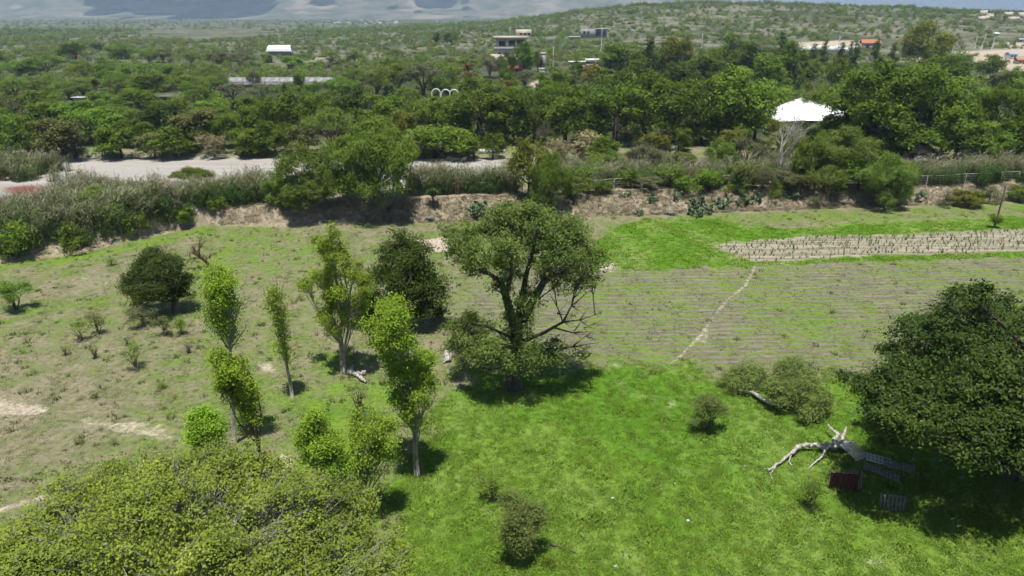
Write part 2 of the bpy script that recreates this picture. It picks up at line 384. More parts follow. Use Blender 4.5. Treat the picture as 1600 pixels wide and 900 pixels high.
    ps = mixc(nt, step(nt, fine, 0.5, 0.8), ps, (0.22, 0.22, 0.10))
    c = mixc(nt, plt, c, ps)
    # embankment: dry grass and loose earth
    be = mixc(nt, step(nt, mid, 0.35, 0.65), (0.25, 0.205, 0.14), (0.42, 0.345, 0.26))
    be = mixc(nt, step(nt, fine, 0.42, 0.72), be, (0.15, 0.13, 0.075))
    be = mixc(nt, step(nt, mathn(nt, 'ADD', big, mathn(nt, 'MULTIPLY', fine, .5)), .82, .98), be, (0.15, 0.17, 0.06))
    c = mixc(nt, bk, c, be)
    # dry river sand
    mp3 = N(nt, 'ShaderNodeMapping'); mp3.inputs['Scale'].default_value = (0.04, 0.5, 1); L(nt, O, mp3.inputs[0])
    sn = noise(nt, mp3.outputs[0], 1.0, 5, 0.6)
    sc = mixc(nt, step(nt, sn, 0.35, 0.7), (0.385, 0.36, 0.325), (0.31, 0.29, 0.262))
    sc = mixc(nt, step(nt, sn, 0.66, 0.74), sc, (0.27, 0.24, 0.20))
    c = mixc(nt, sd, c, sc)
    # far scrubland floor
    fb = noise(nt, O, 0.012, 5, 0.62); fs = noise(nt, O, 0.05, 4, 0.65)
    fc = mixc(nt, step(nt, fs, 0.46, 0.60), (0.175, 0.168, 0.118), (0.072, 0.088, 0.042))
    fc = mixc(nt, step(nt, fb, 0.46, 0.60), fc, (0.060, 0.075, 0.036))
    sx = N(nt, 'ShaderNodeSeparateXYZ'); L(nt, O, sx.inputs[0])
    fc = mixc(nt, mathn(nt, 'SUBTRACT', 1.0, step(nt, sx.outputs[1], 300, 480)), fc, mixc(nt, step(nt, fs, 0.55, 0.68), (0.045, 0.058, 0.024), (0.15, 0.145, 0.08)))
    c = mixc(nt, mathn(nt, 'MULTIPLY', far, mathn(nt, 'SUBTRACT', 1.0, bf)), c, fc)
    c = mixc(nt, rd, c, (0.20, 0.075, 0.06))
    p = N(nt, 'ShaderNodeBsdfPrincipled'); p.inputs['Roughness'].default_value = 0.95; p.inputs['Specular IOR Level'].default_value = 0.1
    L(nt, c, p.inputs['Base Color'])
    bu = N(nt, 'ShaderNodeBump'); bu.inputs['Strength'].default_value = 0.7; bu.inputs['Distance'].default_value = 0.12
    L(nt, mathn(nt, 'ADD', fine, mathn(nt, 'MULTIPLY', vfine, 0.6)), bu.inputs['Height']); L(nt, bu.outputs[0], p.inputs['Normal'])
    L(nt, p.outputs[0], out.inputs[0]); return m

me = mesh_from('ground', np.stack([GX, GY, GZ], -1), Q, [ground_material()], smooth_faces=True,
               attrs={'cover': ('POINT', 'FLOAT_COLOR', cover), 'cover2': ('POINT', 'FLOAT_COLOR', cover2), 'cover3': ('POINT', 'FLOAT_COLOR', cover3)})
tag(link('ground', me), 'valley floor of meadow, dry field and scrubland', None, None, 'structure')

def sample(name_arr, x, y):
    """value of a painted cover map at land points"""
    i = np.clip(np.searchsorted(ys, y) - 1, 0, ny - 2); j = np.clip(np.searchsorted(xs, x) - 1, 0, nx - 2)
    return name_arr[i, j]

# ------------------------------------------------------------------ mountains on the horizon
def fbm(x, y, wl, seed):
    s = 0; a = 1.0
    for k in range(4):
        s = s + a * np.abs(wavy(x + seed * 37, y - seed * 53, wl / 2 ** k, (k * 3 + seed) % 15)); a *= 0.5
    return s
def mountain_mat(name, a, b, c3):
    m, nt, out = new_mat(name); tc = N(nt, 'ShaderNodeTexCoord'); O = tc.outputs['Object']
    f = noise(nt, O, 0.0024, 6, 0.65); f2 = noise(nt, O, 0.007, 5, 0.65)
    c = mixc(nt, step(nt, f2, 0.38, 0.62), a, b); c = mixc(nt, step(nt, f, 0.52, 0.62), c, c3)
    p = N(nt, 'ShaderNodeBsdfPrincipled'); p.inputs['Roughness'].default_value = 1.0; p.inputs['Specular IOR Level'].default_value = 0.0
    L(nt, c, p.inputs['Base Color']); L(nt, p.outputs[0], out.inputs[0]); return m
def range_mesh(name, x0, x1, y0, y1, prof, seed, mat, nxm=260, nym=60):
    X, Y = np.meshgrid(np.linspace(x0, x1, nxm), np.linspace(y0, y1, nym))
    t = (Y - y0) / (y1 - y0); cr = np.interp(X, prof[0], prof[1])
    Z = cr * smooth(t * 1.6) * (0.62 + 0.42 * fbm(X, Y, 2600, seed)) - 6 * (t < 0.02)
    k = np.arange(nym - 1)[:, None] * nxm + np.arange(nxm - 1)[None, :]
    q = np.stack([k, k + 1, k + nxm + 1, k + nxm], -1).reshape(-1, 4)
    o = link(name, mesh_from(name, np.stack([X, Y, Z], -1), q, [mat], smooth_faces=True)); o['kind'] = 'structure'; return o
mm = mountain_mat('mountain_slopes', (0.075, 0.09, 0.05), (0.17, 0.155, 0.11), (0.27, 0.225, 0.175))
tag(range_mesh('mountain_range', -7500, 3200, 4800, 8600, ([-7500, -4000, -2500, -1500, -700, 300, 900, 1500, 2000, 2600, 3200], [420, 520, 560, 520, 470, 380, 310, 235, 170, 60, 5]), 1, mm), 'hazy brown mountain range behind the plain', None)
tag(range_mesh('distant_mountain', 6500, 14500, 15000, 19000, ([6500, 7600, 8200, 8800, 9600, 10400, 11500, 14500], [10, 190, 120, 230, 210, 150, 60, 40]), 4, mm, 120, 30), 'faint blue mountains on the far horizon', None)
tag(range_mesh('low_ridge', 1000, 5200, 4200, 5600, ([1000, 1500, 2000, 2600, 3000, 3500, 5200], [0, 50, 66, 60, 40, 38, 34]), 2, mm, 120, 30), 'low pale ridge behind the scrub hill', None)
# ------------------------------------------------------------------ plant growing
LM = {
 'poplar': leaf_mat('poplar_leaves', (0.146, 0.247, 0.027), (0.381, 0.526, 0.050), (0.619, 0.648, 0.120), 0.35),
 'ash': leaf_mat('ash_leaves', (0.088, 0.129, 0.016), (0.340, 0.404, 0.060), (0.663, 0.619, 0.105), 0.3),
 'dark': leaf_mat('dark_evergreen_leaves', (0.029, 0.055, 0.009), (0.105, 0.160, 0.024), (0.181, 0.237, 0.054), 0.2, 0.45),
 'laurel': leaf_mat('laurel_leaves', (0.050, 0.095, 0.010), (0.176, 0.245, 0.022), (0.301, 0.352, 0.038), 0.25, 0.5),
 'shade': leaf_mat('broad_dark_leaves', (0.022, 0.042, 0.008), (0.088, 0.128, 0.020), (0.170, 0.190, 0.050), 0.22, 0.45),
 'willow': leaf_mat('willow_leaves', (0.095, 0.14, 0.032), (0.28, 0.345, 0.095), (0.36, 0.38, 0.15), 0.35),
 'mid': leaf_mat('green_leaves', (0.070, 0.132, 0.016), (0.244, 0.345, 0.037), (0.396, 0.445, 0.059), 0.3),
 'mesq': leaf_mat('mesquite_leaves', (0.077, 0.123, 0.021), (0.234, 0.308, 0.055), (0.363, 0.369, 0.089), 0.3),
 'acacia': leaf_mat('acacia_leaves', (0.072, 0.127, 0.015), (0.217, 0.307, 0.043), (0.291, 0.371, 0.069), 0.3),
 'grey': leaf_mat('grey_shrub_leaves', (0.090, 0.099, 0.047), (0.220, 0.232, 0.108), (0.325, 0.288, 0.165), 0.2),
 'yellow': leaf_mat('yellow_green_leaves', (0.106, 0.131, 0.018), (0.294, 0.319, 0.050), (0.413, 0.400, 0.100), 0.35),
 'olive': leaf_mat('olive_brown_leaves', (0.077, 0.094, 0.025), (0.210, 0.225, 0.068), (0.306, 0.261, 0.113), 0.25),
 'oak': leaf_mat('dull_oak_leaves', (0.064, 0.100, 0.020), (0.202, 0.260, 0.053), (0.281, 0.260, 0.093), 0.25),
 'orange': leaf_mat('autumn_leaves', (0.143, 0.094, 0.022), (0.352, 0.231, 0.055), (0.330, 0.330, 0.077), 0.3),
 'straw': leaf_mat('dry_cane_leaves', (0.149, 0.132, 0.063), (0.368, 0.322, 0.184), (0.115, 0.161, 0.057), 0.25),
}
BM = {
 'pale': bark_mat('poplar_bark', (0.15, 0.135, 0.115), (0.36, 0.33, 0.29)),
 'dark': bark_mat('dark_bark', (0.035, 0.028, 0.02), (0.12, 0.10, 0.08)),
 'brown': bark_mat('brown_bark', (0.07, 0.05, 0.035), (0.20, 0.155, 0.12)),
 'white': bark_mat('bleached_wood', (0.20, 0.18, 0.155), (0.60, 0.565, 0.51), 7.0),
 'grey': bark_mat('grey_bark', (0.20, 0.19, 0.17), (0.42, 0.40, 0.37)),
 'red': bark_mat('reddish_bark', (0.13, 0.075, 0.055), (0.28, 0.19, 0.15)),
}
def unit(v): return v / (np.linalg.norm(v, axis=-1, keepdims=True) + 1e-9)

def leaf_quads(C, Nn, Ln, W, rng, droop=0.0):
    n = len(C); r = rng.normal(size=(n, 3)); r[:, 2] -= droop
    a = unit(r - (r * Nn).sum(1, keepdims=True) * Nn); b = np.cross(Nn, a)
    l = (Ln * rng.uniform(0.65, 1.35, n))[:, None]; w = l * W
    return np.stack([C - a * l / 2, C + b * w / 2 - a * l * .08, C + a * l / 2, C - b * w / 2 - a * l * .08], 1).reshape(-1, 3)

def bez(a, b, bow, n=5):
    t = np.linspace(0, 1, n)[:, None]; m = (a + b) / 2 + bow
    return (1 - t) ** 2 * a + 2 * t * (1 - t) * m + t * t * b

def auto_lobes(rng, c, R, n, fr=0.42, low=-0.35):
    out = [(np.array(c, float), np.array(R, float) * 0.55, 0.6)]
    k = 0
    while k < n:
        d = unit(rng.normal(size=3))
        if d[2] < low: continue
        f = fr * rng.uniform(0.7, 1.25)
        out.append((np.array(c) + d * np.array(R) * (1 - f * 0.9), np.array([R[0], R[1], R[2]]) * f * np.array([1, 1, 1.0]), f * f * 6)); k += 1
    return out

def grow(trunk, lobes, seed, ncl, lpc, cr, Ll, W, leafm, barkm, twigs=0.35, shell=0.5, flat=0.65, limb_r=0.12, droop=0.0, up=0.5, limb_k=0.7, sides=6, extra=(), twig_r=0.028, contrast=0.55, puff=0, puff_r=0.5, twig_out=0.0):
    """trunk: (pts, radii). lobes: (centre, radii, weight). returns (trunk mesh, crown mesh)"""
    rng = np.random.default_rng(seed); mb = MB()
    tp = np.array(trunk[0], float); tr = np.array(trunk[1], float)
    mb.tube(tp, tr, sides)
    for p, r in extra: mb.tube(np.array(p, float), np.array(r, float), 5)
    tz = tp[:, 2]; W8 = sum(l[2] for l in lobes); C = []; O = []; T = []
    allpaths = [tp] + [np.array(p, float) for p, r_ in extra if r_[0] > .032 or len(extra) < 30]
    cand = np.concatenate(allpaths)
    for c, R, wt in lobes:
        R = np.array(R, float) * np.ones(3); c = np.array(c, float)
        dh = np.hypot(cand[:, 0] - c[0], cand[:, 1] - c[1]); good = np.abs(cand[:, 2] - (c[2] - limb_k * dh)) + 0.25 * dh + 4.0 * (cand[:, 2] < 0.14 * cand[:, 2].max())
        a = cand[np.argmin(good)]
        Lm = np.linalg.norm(c - a)
        pth = bez(a, c, rng.normal(size=3) * Lm * 0.08 + np.array([0, 0, -0.08 * Lm]), 6)
        mb.tube(pth, np.linspace(limb_r * min(1, .5 + Lm / 8), limb_r * 0.3, 6), 5, False)
        k = max(2, int(round(ncl * wt / W8))); lt = rng.random()
        np_ = max(1, puff); pd = unit(rng.normal(size=(np_, 3))); pd[:, 2] = np.where((pd[:, 2] < -.3) & (rng.random(np_) < .6), -pd[:, 2], pd[:, 2])
        pc = c + pd * R * (1 - puff_r * .8) if puff else c[None]; pR = (rng.uniform(.7, 1.2, np_)[:, None] * puff_r if puff else np.ones((1, 1))) * R; pt = rng.random(np_)
        w_ = rng.integers(0, np_, k)
        d = unit(rng.normal(size=(k, 3))); d[:, 2] = np.where((d[:, 2] < 0) & (rng.random(k) < 0.5), -d[:, 2], d[:, 2])
        rad = shell + (1.05 - shell) * rng.random(k) ** 0.6
        pts = pc[w_] + d * rad[:, None] * pR[w_]
        C.append(pts); O.append(unit(d / R)); T.append(.25 * lt + .35 * pt[w_] + .4 * rng.random(k))
        for j in range(k):
            if rng.random() < twigs:
                s = pth[rng.integers(2, 6)]
                e_ = pts[j] + unit(d[j]) * twig_out * rng.random()
                q = bez(s, e_, rng.normal(size=3) * 0.1 * np.linalg.norm(pts[j] - s), 4)
                mb.tube(q, np.linspace(twig_r, twig_r * .35, 4), 3, False)
    C = np.concatenate(C); O = np.concatenate(O); T = np.concatenate(T)
    m = len(C); idx = np.repeat(np.arange(m), lpc); n = len(idx)
    size = rng.uniform(0.6, 1.4, m)[idx]
    P = C[idx] + rng.normal(size=(n, 3)) * (cr * size)[:, None] * np.array([1, 1, flat]) * 0.6
    if droop: P[:, 2] -= np.abs(rng.normal(size=n)) * droop * cr
    nr = unit(0.7 * O[idx] + np.array([0, 0, up]) + 0.75 * unit(rng.normal(size=(n, 3))))
    V = leaf_quads(P, nr, Ll, W, rng, droop * 2)
    tint = np.clip(contrast * T[idx] + (1 - contrast) * rng.random(n), 0, 1)
    cm = mesh_from('crown', V, np.arange(n * 4).reshape(-1, 4), [LM[leafm]], attrs={'tint': ('FACE', 'FLOAT', tint.astype(np.float32))})
    return mb.mesh('trunk', BM[barkm], True), cm

def plant(name, label, cat, base, meshes, group=None, parts=('trunk', 'crown'), rz=0.0, scale=(1, 1, 1)):
    t = thing(name, label, cat, base, rz, group); t.scale = scale
    for nm, me in zip(parts, meshes):
        if me is not None: link(nm, me, t)
    return t

def local(base, px, py, dy=0.0):
    return at_y(px, py, base[1] + dy) - base
# ------------------------------------------------------------------ the trees of the meadow
def px_tree(name, label, basepx, trunk_px, lobes_px, seed, ncl, lpc, cr, Ll, W, leafm, barkm, extra_px=(), group=None, zs=0.85, **kw):
    b = G(*basepx); m = mpp(b)
    tp = [local(b, p[0], p[1], p[3] if len(p) > 3 else 0) for p in trunk_px]; tp[0] = np.array([tp[0][0], 0, -0.25])
    tr = [p[2] for p in trunk_px]
    lobes = []
    for l in lobes_px:
        x, y, dy, r = l[:4]; c = local(b, x, y, dy); rr = r * m; lobes.append((c, np.array([rr, rr, rr * zs]), (r / 30.0) ** 2))
    ex = [([local(b, *(q[:2] + q[3:])) for q in path], [q[2] for q in path]) for path in extra_px]
    return plant(name, label, 'tree', b, grow((tp, tr), lobes, seed, ncl, lpc, cr, Ll, W, leafm, barkm, extra=ex, **kw), group)

# great spreading tree in the middle of the meadow
_rt = np.random.default_rng(66); BARE_TWIGS = []
for _k in range(70):
    _x, _y, _d = [(880, 503, -1.5), (893, 478, -1.5), (905, 500, -1.7), (895, 520, -1), (895, 542, -1.8), (915, 525, -2), (870, 490, -1.2), (855, 548, -1.6), (760, 425, 0), (740, 430, .5), (912, 512, -1.5), (880, 545, -1.7)][_k % 12]
    _a = _rt.uniform(-.9, .9) if _x > 800 else _rt.uniform(2.3, 4.0); _l = _rt.uniform(10, 30)
    BARE_TWIGS.append([(_x, _y, .03, _d), (_x + cos(_a) * _l * .5, _y - sin(_a) * _l * .5 + _rt.normal() * 2, .018, _d + _rt.normal() * .4), (_x + cos(_a) * _l, _y - sin(_a) * _l - _rt.uniform(-3, 6), .007, _d + _rt.normal() * .8)])
px_tree('spreading_tree', 'great spreading tree with thick forked trunk standing alone mid-meadow', (805, 606),
  [(805, 606, .95), (803, 590, .72), (806, 565, .60), (808, 540, .55), (806, 512, .5)],
  [(800, 357, 0, 42), (765, 372, 1.5, 36), (842, 362, -1.5, 42), (880, 385, 0, 42), (915, 398, .5, 30), (930, 415, 0, 20), (722, 378, 0, 27), (706, 366, 1, 15), (745, 398, -2, 26),
   (830, 392, 3, 42), (868, 408, -3, 34), (792, 396, -3, 34), (780, 345, 1, 26), (822, 342, 0, 26), (852, 348, 2, 26), (890, 360, 2, 24), (740, 360, 3, 22), (710, 395, 0, 14),
   (800, 505, -.6, 17), (817, 478, -.6, 17), (789, 455, -.6, 15), (905, 443, 0, 24), (880, 440, 1, 20), (822, 455, .4, 16), (925, 440, .3, 13),
   (738, 558, -2.5, 30), (768, 545, -2.5, 28), (735, 498, 0, 13), (757, 508, 0, 12), (713, 512, .5, 13), (705, 545, 1, 18), (848, 556, -1.5, 26), (878, 558, -1.5, 20), (792, 568, -2.5, 22), (828, 562, -3, 22), (755, 578, -2, 18), (905, 560, -.5, 12), (760, 422, 1, 20), (738, 425, 0, 15), (865, 445, .5, 18), (845, 425, 1.5, 22), (800, 428, 1, 20), (778, 415, -1, 18), (770, 448, -.5, 12), (840, 470, -.4, 13), (828, 500, -.7, 15), (812, 522, -.8, 18), (795, 530, -.8, 16), (800, 478, -.6, 14), (820, 540, -1.2, 16), (895, 418, -2, 22), (940, 400, 0, 14), (700, 380, 0, 12), (725, 405, 1, 14), (690, 358, 0, 8), (785, 555, -2, 20), (860, 540, -1, 16), (720, 572, -1, 14)],
  11, 1350, 42, 0.5, 0.20, 0.5, 'oak', 'dark', extra_px=[
   [(806, 516, .42), (797, 490, .38), (790, 462, .33), (781, 440, .26), (765, 428, .18), (745, 422, .10), (722, 420, .05)],
   [(808, 520, .42, 0), (828, 480, .38, .4), (850, 440, .30, .5), (862, 415, .2, .5), (880, 395, .1, .5)],
   [(806, 514, .34, 0), (815, 470, .28, .8), (822, 430, .22, 1.2), (832, 398, .12, 1.5), (838, 372, .06, 1.5)],
   [(790, 462, .22, 0), (800, 425, .18, -.8), (796, 395, .12, -1.5), (780, 365, .05, -1.5)],
   [(812, 535, .20, 0), (850, 520, .15, -1), (880, 503, .11, -1.5), (893, 478, .07, -1.5), (897, 455, .03, -1.5)],
   [(880, 503, .07, -1.5), (905, 500, .05, -1.7), (930, 492, .02, -2)], [(866, 512, .08, -1.2), (895, 520, .055, -1), (925, 518, .02, -.8)], [(905, 500, .04, -1.7), (925, 512, .015, -2)],
   [(812, 545, .14, 0), (855, 548, .09, -1.6), (895, 542, .06, -1.8), (936, 535, .02, -2)], [(895, 542, .05, -1.8), (915, 525, .03, -2), (935, 515, .012, -2)], [(893, 478, .05, -1.5), (912, 462, .03, -1.4), (925, 452, .012, -1.4)], [(880, 503, .06, -1.5), (870, 478, .04, -1.2), (858, 458, .015, -1)],
   [(906, 541, .04, -1.8), (922, 552, .02, -2), (938, 556, .012, -2)],
   [(805, 545, .2, 0), (770, 535, .13, -1.5), (738, 540, .06, -2)], [(803, 530, .16, 0), (765, 512, .1, 0), (730, 505, .05, 0)]] + BARE_TWIGS,
  shell=.45, twigs=.5, limb_r=.09, flat=.85, contrast=.7, puff=6, puff_r=.52, zs=1.0, twig_out=.3)

def poplar(label, base, prof, seed, ncl, lpc=60, Ll=0.2, r0=.2, leafm='poplar', twigs=.5, shell=.55, cr=.42, lob=5, trunk_top=None, name='poplar_tree', barkm='pale', extra_px=(), group='slender poplars standing in the meadow', W=.62):
    rng = np.random.default_rng(seed); b = G(*base)
    pr = sorted(prof, key=lambda p: -p[1])
    tp = [(base[0], base[1], r0)]
    cy = pr[0]
    for i, f in enumerate((.35, .7)): tp.append((base[0] + (cy[0] - base[0]) * f + rng.normal() * .8, base[1] + (cy[1] - base[1]) * f, r0 * (.88 - .12 * i)))
    for i, p in enumerate(pr): tp.append((p[0], p[1], r0 * .62 * (1 - (i + .3) / len(pr)) + .02))
    lobes = []; yy = np.array([p[1] for p in pr])[::-1]; xx = np.array([p[0] for p in pr])[::-1]; hh = np.array([p[2] for p in pr])[::-1]
    y0, y1 = yy[0] - hh[0] * .55, yy[-1] + hh[-1] * .3; nl = int(lob * 2.1 * (y1 - y0) / hh.mean())
    for k in range(nl):
        y = y0 + (y1 - y0) * (k + rng.random()) / nl; hw = float(np.interp(y, yy, hh)); x = float(np.interp(y, yy, xx))
        if y < yy[0]: hw *= max(.25, 1 - (yy[0] - y) / (hh[0] * .7))
        a = rng.uniform(0, 2 * pi); q = math.sqrt(rng.random()) * rng.uniform(.65, .95)
        lobes.append((x + cos(a) * hw * q, y, sin(a) * hw * q * mpp(b), hw * rng.uniform(.15, .32)))
    for k in range(9):
        i = rng.integers(0, len(pr)); x, y, hw = pr[i]; a = rng.uniform(0, 2 * pi); q = hw * rng.uniform(.3, .7); yb = min(y + hw * 1.7, base[1] - 20); x0 = float(np.interp(yb, list(yy) + [base[1]], list(xx) + [base[0]]))
        extra_px = list(extra_px) + [[(x0, min(y + hw * 1.7, base[1] - 20), r0 * .28, 0), (x0 + cos(a) * q * .6, y + hw * .7, r0 * .18, sin(a) * q * .6 * mpp(b)), (x + cos(a) * q, y - hw * .3, r0 * .06, sin(a) * q * mpp(b))]]
    return px_tree(name, label, base, tp, lobes, seed, ncl, lpc, cr, Ll, W, leafm, barkm, extra_px=extra_px, group=group, limb_k=1.6, limb_r=.06, shell=shell, twigs=twigs, zs=1.25, flat=.9, puff=2, puff_r=.6, contrast=.6, twig_out=.3)

poplar('tall slim poplar with broad yellow-green crown and bare pale lower trunk', (537, 581), [(512, 365, 26), (508, 388, 40), (520, 415, 50), (527, 445, 58), (530, 475, 55), (535, 503, 42), (530, 520, 24)], 21, 560, 52, .145, r0=.32, shell=.35)
poplar('bright green poplar with full crown and round shadow on the lawn edge', (652, 743), [(619, 487, 34), (621, 510, 46), (627, 540, 54), (634, 575, 56), (640, 605, 50), (645, 635, 36), (648, 662, 22)], 22, 660, 68, .135, r0=.24)
poplar('thin sparse poplar with wispy bare top beside the sandy patch', (457, 621), [(430, 458, 14), (432, 478, 20), (436, 500, 16), (440, 530, 11), (446, 560, 7)], 23, 100, 40, .14, r0=.16, lob=3, cr=.45,
       extra_px=[[(431, 470, .03), (424, 445, .015), (418, 428, .005)], [(432, 465, .03), (432, 440, .015), (430, 424, .005)], [(434, 470, .03), (442, 448, .012), (446, 430, .005)], [(432, 480, .02), (436, 452, .01), (437, 434, .004)], [(431, 472, .02), (428, 450, .01), (425, 432, .004)]])
poplar('pale poplar with thin grey twigs below a light green top', (365, 693), [(345, 430, 24), (340, 452, 34), (345, 475, 36), (352, 500, 28), (358, 525, 14)], 24, 280, 44, .145, r0=.2, shell=.45, cr=.55,
       extra_px=[[(360, 545, .06), (350, 515, .04), (332, 480, .015)], [(360, 540, .06), (366, 505, .04), (376, 475, .015)], [(360, 550, .05), (345, 525, .03), (318, 505, .012)], [(361, 545, .05), (375, 525, .03), (388, 505, .012)], [(358, 530, .05), (354, 495, .03), (350, 455, .012)]])
poplar('leaning poplar with two thin dark stems and clumped bright crown', (412, 752), [(345, 560, 22), (362, 572, 36), (372, 595, 40), (382, 622, 28), (396, 650, 16)], 25, 330, 54, .14, r0=.15, barkm='brown',
       extra_px=[[(408, 720, .10), (398, 680, .08), (380, 640, .06), (365, 600, .03)], [(405, 700, .07), (408, 650, .05), (402, 605, .03)], [(398, 690, .05), (372, 660, .04), (350, 610, .02)]])
poplar('small full poplar with dense low round crown behind the foreground tree', (318, 745), [(318, 655, 26), (316, 672, 36), (320, 690, 30), (320, 705, 18)], 26, 260, 90, .14, r0=.14, shell=.5)
poplar('poplar with narrow crown of stacked clumps close to foreground tree', (515, 832), [(492, 655, 22), (490, 680, 34), (510, 705, 44), (520, 735, 40), (520, 765, 30), (518, 790, 22), (518, 808, 14)], 27, 540, 60, .125, r0=.2)
poplar('thin airy poplar with two stems showing through its leaves', (563, 803), [(560, 650, 22), (572, 672, 42), (590, 700, 44), (570, 725, 36), (565, 750, 18)], 28, 300, 42, .12, r0=.14, cr=.45,
       extra_px=[[(563, 800, .10), (575, 740, .08), (580, 690, .05), (585, 650, .02)], [(562, 780, .08), (555, 730, .06), (545, 680, .03)]])

px_tree('dark_tree', 'dark dense evergreen tree behind the tall slim poplar', (622, 508), [(622, 508, .35), (622, 480, .3), (628, 440, .2), (632, 400, .1)],
  [(630, 385, 0, 24), (608, 400, 1, 26), (648, 405, -1, 28), (625, 425, -1, 36), (665, 430, 0, 30), (600, 440, 0, 28), (640, 455, -2, 32), (672, 460, 0, 24), (610, 470, -1, 28), (578, 470, 0, 24), (565, 500, 0, 20), (690, 490, 1, 14), (650, 480, -1, 24), (590, 495, 0, 24), (628, 372, 0, 12)],
  31, 620, 70, .7, .23, .5, 'dark', 'dark', shell=.6, puff=5, contrast=.7)
px_tree('dark_round_tree', 'dark round bushy tree on the left of the dry meadow', (270, 486), [(270, 486, .28), (272, 470, .24), (262, 445, .2), (255, 420, .12)],
  [(245, 415, 0, 26), (222, 425, 0, 26), (268, 420, 0, 26), (210, 445, 0, 20), (250, 440, -2, 32), (282, 440, 0, 18), (215, 462, -1, 18), (262, 460, -1, 18), (235, 400, 1, 14), (285, 460, 0, 14), (232, 460, 0, 16)],
  32, 560, 75, .62, .2, .5, 'dark', 'dark', shell=.65, puff=5, contrast=.65)

# big tree that fills the lower left, seen from above
def big_tree():
    b = on_land(-13.9, 23.6); rng = np.random.default_rng(41)
    lob = []
    for k in range(96):
        a = k * 2.39996; q = math.sqrt((k + .5) / 96); rr = rng.choice([1.0, 1.25, 1.6, 2.0])
        lob.append((np.array([cos(a) * q * 8.9, sin(a) * q * 7.9, 6.2 + 4.9 * math.sqrt(max(0, 1 - q * q * .98)) + rng.normal() * .3]), np.array([rr, rr, rr * .75]), rr * rr))
    tp = [(0, 0, -.3), (.1, 0, 1.5), (0, .2, 3.5), (.3, .1, 6), (.2, 0, 9)]
    return plant('ash_tree', 'wide leafy tree seen from above, filling the bottom left corner', 'tree', b,
        grow((tp, [.55, .45, .38, .25, .08]), lob, 42, 3900, 42, .36, .125, .6, 'ash', 'grey', twigs=.85, shell=.5, flat=.8, limb_r=.12, twig_r=.032, twig_out=.55, contrast=.8, puff=5, puff_r=.5))
big_tree()
# big dark tree on the right
def right_tree():
    b = on_land(34.8, 43.0); rng = np.random.default_rng(43)
    lob = auto_lobes(rng, (.6, 0, 8.1), (9.8, 9.6, 4.5), 40, .25, -.25)
    lob += [(np.array(c), np.array(r), w) for c, r, w in [((-4.5, 2, 12.4), (1.3, 1.3, 1.1), .3), ((-.5, -2, 13.2), (1.4, 1.4, 1.1), .3), ((-7.4, 1, 10.4), (1.2, 1.2, 1.0), .25), ((-11.6, 1.4, 6.4), (1.1, 1.1, .9), .2), ((4, -2, 13.6), (1.6, 1.6, 1.2), .3), ((-11.6, -3.4, 7.4), (1.7, 1.7, 1.1), .6), ((-12.2, -2.6, 7.8), (1.7, 1.7, 1.1), .6), ((-12.0, -4.6, 7.2), (1.6, 1.6, 1.1), .6), ((-10.6, -4.8, 7.3), (1.8, 1.8, 1.2), .5), ((-8.6, -6, 7.0), (2.1, 2.1, 1.4), .6), ((-6.2, -6.6, 6.4), (2.2, 2.2, 1.5), .6), ((-9.4, -3, 6), (2, 2, 1.4), .6), ((-8.6, .4, 7), (2.2, 2.2, 1.6), .7), ((-7.2, -2.2, 6), (2.2, 2.2, 1.6), .7), ((-6, 1, 8.6), (2.4, 2.4, 1.8), .7), ((-8.6, -1.5, 7.8), (1.6, 1.6, 1.2), .5), ((-5, -3, 9.6), (1.9, 1.9, 1.4), .5), ((-9.6, -.6, 4.6), (1.9, 1.9, 1.6), .6), ((-8.4, -2.4, 4.9), (1.9, 1.9, 1.5), .5), ((3, -8.5, 5), (2.8, 2.8, 2), .7), ((7, -7, 5), (2.8, 2.8, 2), .7), ((-1, -8.6, 5.6), (2.6, 2.6, 1.8), .7), ((5, -9, 7.5), (2.6, 2.6, 2), .7), ((0, -7, 8.5), (2.8, 2.8, 2), .7), ((-5, -5.5, 7.6), (2.6, 2.6, 1.8), .7), ((9, -4, 7), (2.8, 2.8, 2.2), .7), ((-6, 5, 7.4), (2.4, 2.4, 1.8), .6), ((-10.6, -.6, 7.4), (1.5, 1.5, 1.2), .5), ((-4, -7, 6.2), (2.6, 2.6, 1.7), .6), ((-2, -3, 11.4), (2.6, 2.6, 1.6), .6), ((2.5, 0, 12.4), (3, 3, 1.5), .7), ((6, 2, 12.6), (2.6, 2.6, 1.5), .6)]]
    tp = [(0, 0, -.3), (-.1, .1, 1.2), (.2, 0, 2.6), (0, .2, 5), (0, 0, 8)]
    return plant('laurel_tree', 'huge dark broad tree overhanging the pallets at the right edge', 'tree', b,
        grow((tp, [.95, .7, .6, .5, .2]), lob, 44, 3000, 46, .5, .23, .5, 'shade', 'dark', twigs=.4, twig_out=.4, shell=.62, flat=.65, limb_r=.2, contrast=.7, puff=5, puff_r=.48))
right_tree()

